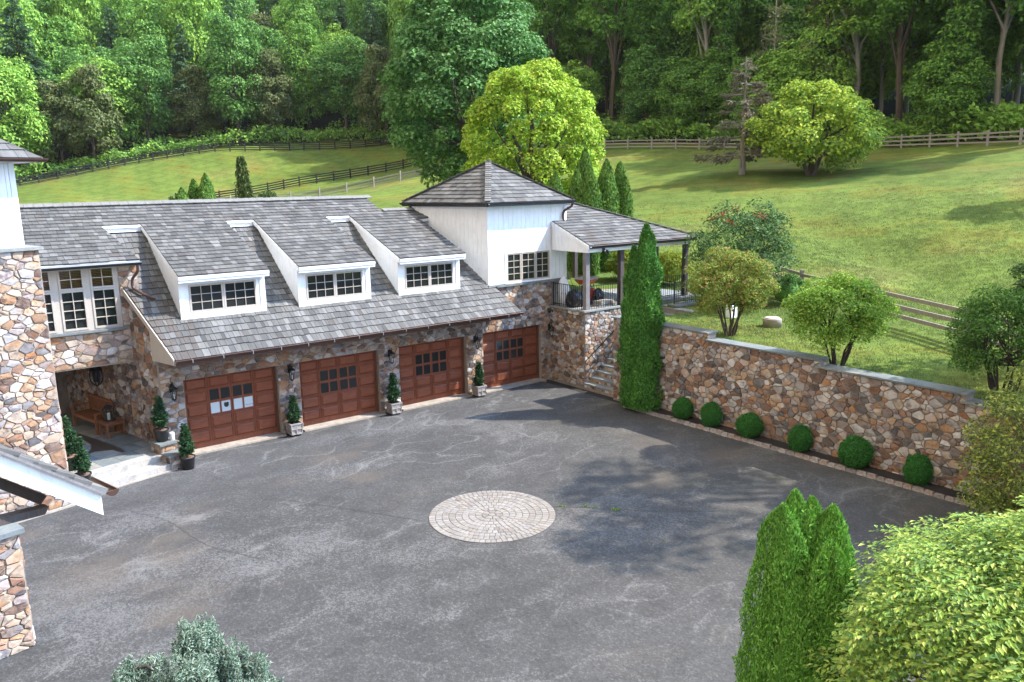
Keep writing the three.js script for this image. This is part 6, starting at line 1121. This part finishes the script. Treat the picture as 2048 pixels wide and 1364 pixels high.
// things on the near lawn
{
  const t = thing('well_cap', 'round concrete well cap with rusty white lid on the near lawn', 'well cap', [17.3, H(17.3, 7.3), 7.3]);
  part('ring', lathe([[0, 0], [0.31, 0], [0.31, 0.27], [0.27, 0.29], [0, 0.29]], 28), M.conc, t); part('lid', lathe([[0, 0.291], [0.25, 0.291], [0.24, 0.32], [0, 0.325]], 24), mat([0.55, 0.44, 0.38], { map: stoneTex }), t);
  const b = thing('utility_box', 'small white utility box behind the left vase shrub', 'box', [17.6, H(17.6, 5.4), 5.4]); part('cabinet', box(0.32, 0.42, 0.26, 0, 0.21, 0), M.white, b); part('lid', box(0.36, 0.04, 0.30, 0, 0.44, 0), M.white, b);
  const v = thing('vent_cap', 'white vent cap in the grass behind the middle shrub', 'vent', [17.5, H(17.5, 9.7), 9.7]); part('pipe', rod([0, -0.1, 0], [0, 0.22, 0], 0.07), M.white, v); part('hood', lathe([[0, 0.3], [0.08, 0.29], [0.16, 0.23], [0.16, 0.19], [0, 0.19]], 20), M.white, v);
}
// ---------------------------------------------------------------- woodland
{
  const B = (seed, o) => broadleaf(seed, { inner: 0.45, limbs: 9, ...o });
  const full = [
    B(1101, { h: 17, tr: 0.32, crown: { c: [0, 9.3, 0], r: [5.6, 8.2, 5.6] }, nc: 85, cr: 1.5, leaves: 13500, len: 0.40, pal: G.forest, low: -0.95 }),
    B(1102, { h: 20, tr: 0.35, crown: { c: [0, 11.5, 0], r: [5.4, 9.5, 5.4] }, nc: 95, cr: 1.5, leaves: 14250, len: 0.40, pal: G.dark, low: -0.95 }),
    B(1103, { h: 18, tr: 0.3, crown: { c: [0, 10, 0], r: [6.2, 8.6, 6.0] }, nc: 90, cr: 1.6, leaves: 14250, len: 0.44, pal: G.forest2, low: -0.95 }),
    B(1104, { h: 15, tr: 0.28, crown: { c: [0, 8, 0], r: [4.8, 7, 4.8] }, nc: 70, cr: 1.3, leaves: 11250, len: 0.40, pal: G.olive, low: -0.9 }),
  ];
  const tall = [
    B(1111, { h: 25, tr: 0.34, crown: { c: [0, 17.0, 0], r: [4.6, 8.0, 4.6] }, nc: 60, cr: 1.35, leaves: 10500, len: 0.38, pal: G.forest2, low: -0.9, inner: 0.3 }),
    B(1112, { h: 26, tr: 0.38, crown: { c: [0.4, 18, 0], r: [4.8, 8.5, 4.8] }, nc: 60, cr: 1.35, leaves: 10500, len: 0.38, pal: G.forest, low: -0.9, inner: 0.3, lean: 0.8 }),
    B(1113, { h: 24, tr: 0.3, crown: { c: [-0.4, 15.5, 0], r: [4.4, 9.0, 4.4] }, nc: 64, cr: 1.25, leaves: 10500, len: 0.38, pal: G.dark, low: -0.9, inner: 0.3 }),
  ];
  const vine = (() => { const r = RNG(1120), cl = []; for (let i = 0; i < 60; i++) { const t = r(), a = R(0, 6.28, r), w = 0.55 + 0.9 * (1 - t) ** 2 + (t > 0.7 ? (t - 0.7) * 5 : 0); cl.push({ c: [Math.cos(a) * w * 0.7, t * 17, Math.sin(a) * w * 0.7], r: R(0.6, 1.1, r), o: [0, t * 17, 0] }); } return { wood: limb([0, -0.5, 0], [0.4, 19, 0], 0.35, 0.12, r, 0.01), crown: clumpLeaves(8000, r, cl, { len: 0.38, pal: G.vaseDark.concat(G.forest), jit: 0.8 }) }; })();
  const pine = [conifer(1130, { h: 24, rad: 5.2, base: 0.12, tiers: 26, per: 8, leaves: 8500, len: 0.7, pal: G.pine, droop: 0.1, tr: 0.4 }), conifer(1131, { h: 20, rad: 4.6, base: 0.2, tiers: 22, per: 8, leaves: 7000, len: 0.7, pal: G.pine, droop: 0.05, tr: 0.35 })];
  const bare = (() => { const r = RNG(1140), w = [limb([0, -0.5, 0], [0.6, 17, 0], 0.26, 0.06, r, 0.03, 6, 7)]; for (let i = 0; i < 46; i++) { const y = R(4, 16, r), a = R(0, 6.28, r), L = R(1.5, 4.2, r) * (1 - y / 26), e = [0.02 * y + Math.cos(a) * L, y + R(-0.4, 1.2, r), Math.sin(a) * L]; w.push(limb([0.03 * y, y, 0], e, 0.07, 0.02, r, 0.15, 4, 4)); for (let k = 0; k < 3; k++) w.push(limb(e, [e[0] + R(-1, 1, r), e[1] + R(-0.6, 0.8, r), e[2] + R(-1, 1, r)], 0.025, 0.008, r, 0.1, 2, 3)); } return { wood: join(w), crown: clumpLeaves(900, r, clumpsIn(r, 24, [0.4, 11, 0], [2.6, 6, 2.6], 0.8), { len: 0.4, pal: G.olive }) }; })();
  const r = RNG(1200);
  const put = (name, label, g, az, d, s, sy, group, bark = M.bark, leaf = M.leaf) => { const [x, z] = polar(az, d); return plant(name, label, 'tree', g, [x, H(x, z) - 0.1, z], { turn: R(0, 6.28, r), s, sy, group, bark, leaf }); };
  const ORD = ['first', 'second', 'third', 'fourth', 'fifth', 'sixth', 'seventh', 'eighth', 'ninth', 'tenth', 'eleventh', 'twelfth', 'thirteenth', 'fourteenth', 'fifteenth', 'sixteenth', 'seventeenth', 'eighteenth', 'nineteenth', 'twentieth'], ROW = ['front', 'second', 'third', 'fourth', 'fifth', 'sixth', 'seventh', 'back'], LOOK = ['green', 'dark green', 'light green', 'olive green'];
  const fR = (az) => lerp(100, 72, sstep(43, 71, az)) * 0.5 + 0.5 * lerp(101, 74, clamp((az - 44) / 26, 0, 1));
  // left woodland: crowns down to the field
  for (let row = 0; row < 8; row++) {
    const d0 = 163 + row * 11;
    let nth = 0;
    for (let az = 2 + (row % 2) * 1.2; az < 41; az += R(2.0, 2.9, r)) {
      const ord = ORD[nth++] + ' from the left in the ' + ROW[row] + ' row of the left woodland';
      const d = d0 + R(-3, 3, r) - (az > 27 ? Math.min(1, (az - 27) / 10) * 40 : 0), k = r();
      if (k < 0.1 && row > 0) put('pine_tree', 'dark pine, ' + ord, pine[Math.floor(r() * 2)], az, d, R(0.85, 1.15, r), R(0.9, 1.15, r), 'pines in the left woodland', M.barkDark, M.needle);
      else { const v = pick([4, 4, 3, 1], r); put('woodland_tree', LOOK[v] + ' leafy tree, ' + ord, full[v], az, d, R(0.8, 1.2, r), R(0.95, 1.35, r) * (row > 1 ? 1.4 : 1), 'trees of the left woodland', M.bark); }
    }
  }
  put('pine_tree', 'large grey-green pine at the top left of the woodland', pine[0], 7.4, 172, 1.25, 1.25, null, M.barkDark, M.needle);
  put('woodland_tree', 'olive-green rounded tree at the edge of the left field', full[3], 10.8, 160, 0.95, 1.15, null, M.bark);
  // right woodland: tall trunks, vines and gaps
  for (let row = 0, nth = 0; row < 6; row++, nth = 0) for (let az = 39.5 + (row % 2) * 1.3; az < 76; az += R(2.0, 3.4, r) * (row === 0 ? 0.9 : 0.95)) {
    const d = fR(az) + 8 + row * 8.5 + R(-2.5, 2.5, r), k = r(), ord = ORD[nth++] + ' from the left in the ' + ROW[row] + ' row of the right woodland';
    if (row < 3 && k < (row ? 0.55 : 0.42)) put('tall_tree', 'slender tall-trunked tree, ' + ord, tall[Math.floor(r() * 3)], az, d, R(0.85, 1.1, r), R(0.85, 1.1, r), 'tall trees of the right woodland', r() < 0.55 ? M.barkPale : M.bark);
    else { const v = pick([4, 2, 5, 1], r); put('woodland_tree', LOOK[v] + ' leafy tree, ' + ord, full[v], az, d, R(0.7, 1.0, r) * (row === 0 ? 0.72 : 1), R(0.8, 1.1, r) * (row === 0 ? 0.62 : 1.1), 'broadleaf trees of the right woodland', M.bark); }
  }
  put('vine_tree', 'ivy-clad trunk rising as a green column right of the lime tree', vine, 47.2, 106, 1.25, 1.15, null);
  put('vine_tree', 'ivy-clad trunk right of the half-bare conifer', vine, 52.2, 101, 1.0, 1.25, null);
  put('vine_tree', 'ivy-clad leaning trunk at the right side of the woodland edge', vine, 66.2, 83, 1.1, 1.2, null);
  put('bare_tree', 'mostly bare brown tree in the upper right woodland', bare, 58.4, 91, 1.05, 1.15, null, M.bark);
  put('bare_tree', 'thin dead tree behind the golden lawn tree', bare, 55.6, 95, 0.8, 0.9, null, M.barkPale);
  const poles = [['pale straight trunk left of the half-bare conifer', 51.0, 103], ['second pale trunk left of the half-bare conifer', 52.0, 104], ['pale grey trunk near the top right corner', 66.1, 88], ['leaning pale trunk at the far right edge', 70.0, 82]];
  poles.forEach(([l, az, d], i) => put('pale_trunk_tree', l, tall[i % 3], az, d, 0.95, 1.15, null, M.barkPale));
  // undergrowth along both edges
  const ug = leafMesh(26000, r, (i, q) => { let x, z, hh; if (q() < 0.55) { const az = R(39, 76, q), d = fR(az) + 4 + Math.pow(q(), 1.5) * 9;[x, z] = polar(az, d); hh = 2.6 * fbm(az * 0.9, d * 0.2, 7, 3) * 1.6; } else { const az = R(2, 40, q), d = 158 + Math.pow(q(), 1.5) * 8 - (az > 27 ? Math.min(1, (az - 27) / 10) * 36 : 0);[x, z] = polar(az, d); hh = 3 * fbm(az * 1.2, d * 0.2, 9, 3) * 1.5; } return [x, H(x, z) + hh * Math.pow(q(), 0.6), z, R(-0.4, 0.4, q), 0.8, 0.6]; }, { len: 0.5, wid: 0.7, pal: G.forest.concat(G.forest2), jit: 0.7 });
  const o = single('undergrowth', ug, M.leaf, 'dense green undergrowth along the woodland edges', 'undergrowth'); o.userData.kind = 'stuff';
}
// branches reaching in at the right edge
{
  const [ax, az] = polar(73.0, 50), [bx, bz] = polar(72.3, 25);
  plant('edge_tree', 'small yellow-leaved tree reaching in at the right edge before the far fence', 'tree', broadleaf(1501, { h: 5, tr: 0.14, crown: { c: [0, 3.6, 0], r: [2.2, 1.3, 2.0] }, nc: 30, cr: 0.5, leaves: 3200, len: 0.2, pal: G.gold, limbs: 8 }), [ax, H(ax, az), az]);
  plant('edge_tree', 'dark leafy sapling reaching in at the right edge beyond the near fence', 'tree', broadleaf(1502, { h: 4, tr: 0.07, crown: { c: [0, 2.5, 0], r: [1.05, 1.0, 1.0] }, nc: 26, cr: 0.3, leaves: 2600, len: 0.13, pal: G.lilac, limbs: 7 }), [bx, H(bx, bz), bz]);
}
// tall trees right of the courtyard, outside the picture: they throw the dappled shade on the asphalt
{
  const g = broadleaf(1301, { h: 17, tr: 0.36, crown: { c: [0, 10.5, 0], r: [5.0, 5.8, 4.6] }, nc: 40, cr: 0.85, leaves: 5200, len: 0.26, pal: G.forest2, limbs: 14, inner: 0.35, low: -0.9 });
  plant('shade_tree', 'tall leafy shade tree just outside the right edge of the courtyard', 'tree', g, [20.4, H(20.4, 19.2), 19.2]);
  plant('shade_tree', 'second shade tree outside the right edge, nearer the viewer', 'tree', g, [18.6, H(18.6, 23.2), 23.2], { turn: 2.1, s: 0.8, sy: 0.78 });
}
// grass on the near lawn
{
  const r = RNG(1400), blades = []; for (let i = 0; i < 7; i++) { const a = R(0, 6.28, r), x = R(-0.07, 0.07, r), z = R(-0.07, 0.07, r), h = R(0.04, 0.085, r), w = 0.008, lx = R(-0.04, 0.04, r), lz = R(-0.04, 0.04, r); blades.push(meshFrom([x - Math.cos(a) * w, 0, z - Math.sin(a) * w, x + Math.cos(a) * w, 0, z + Math.sin(a) * w, x + lx, h, z + lz], [0, 1, 2])); }
  blades.forEach((b) => b.computeVertexNormals());
  const n = 46000, im = new THREE.InstancedMesh(join(blades), mat([1, 1, 1], { phys: true, roughness: 0.9, transmission: 0.3, thickness: 0, side: THREE.DoubleSide }), n), m = new THREE.Matrix4(), c = new THREE.Color(); let k = 0;
  while (k < n) {
    const az = R(45, 78, r), d = 20 + 44 * Math.pow(r(), 0.8), [x, z] = polar(az, d); if (r() < sstep(26, 62, d)) continue; if (x < 13.75 || (x < 20.4 && z < 2.0) || (x < 19 && z < 3.8)) continue;
    const s = R(0.7, 1.4, r) * (d > 30 ? 1.25 : 1); m.makeRotationY(R(0, 6.28, r)); m.scale(V3(s, s * R(0.6, 1.1, r), s)); m.setPosition(x, H(x, z) - 0.02, z); im.setMatrixAt(k, m);
    const g = grassCol(x, z), q = R(0.95, 1.5, r); c.setRGB(g[0] * q, g[1] * q, g[2] * q); im.setColorAt(k, c); k++;
  }
  im.name = 'grass'; im.userData = { label: 'mown green grass blades of the near lawn', category: 'grass', kind: 'stuff' }; im.castShadow = im.receiveShadow = true; scene.add(im);
}
renderer.render(scene, camera);
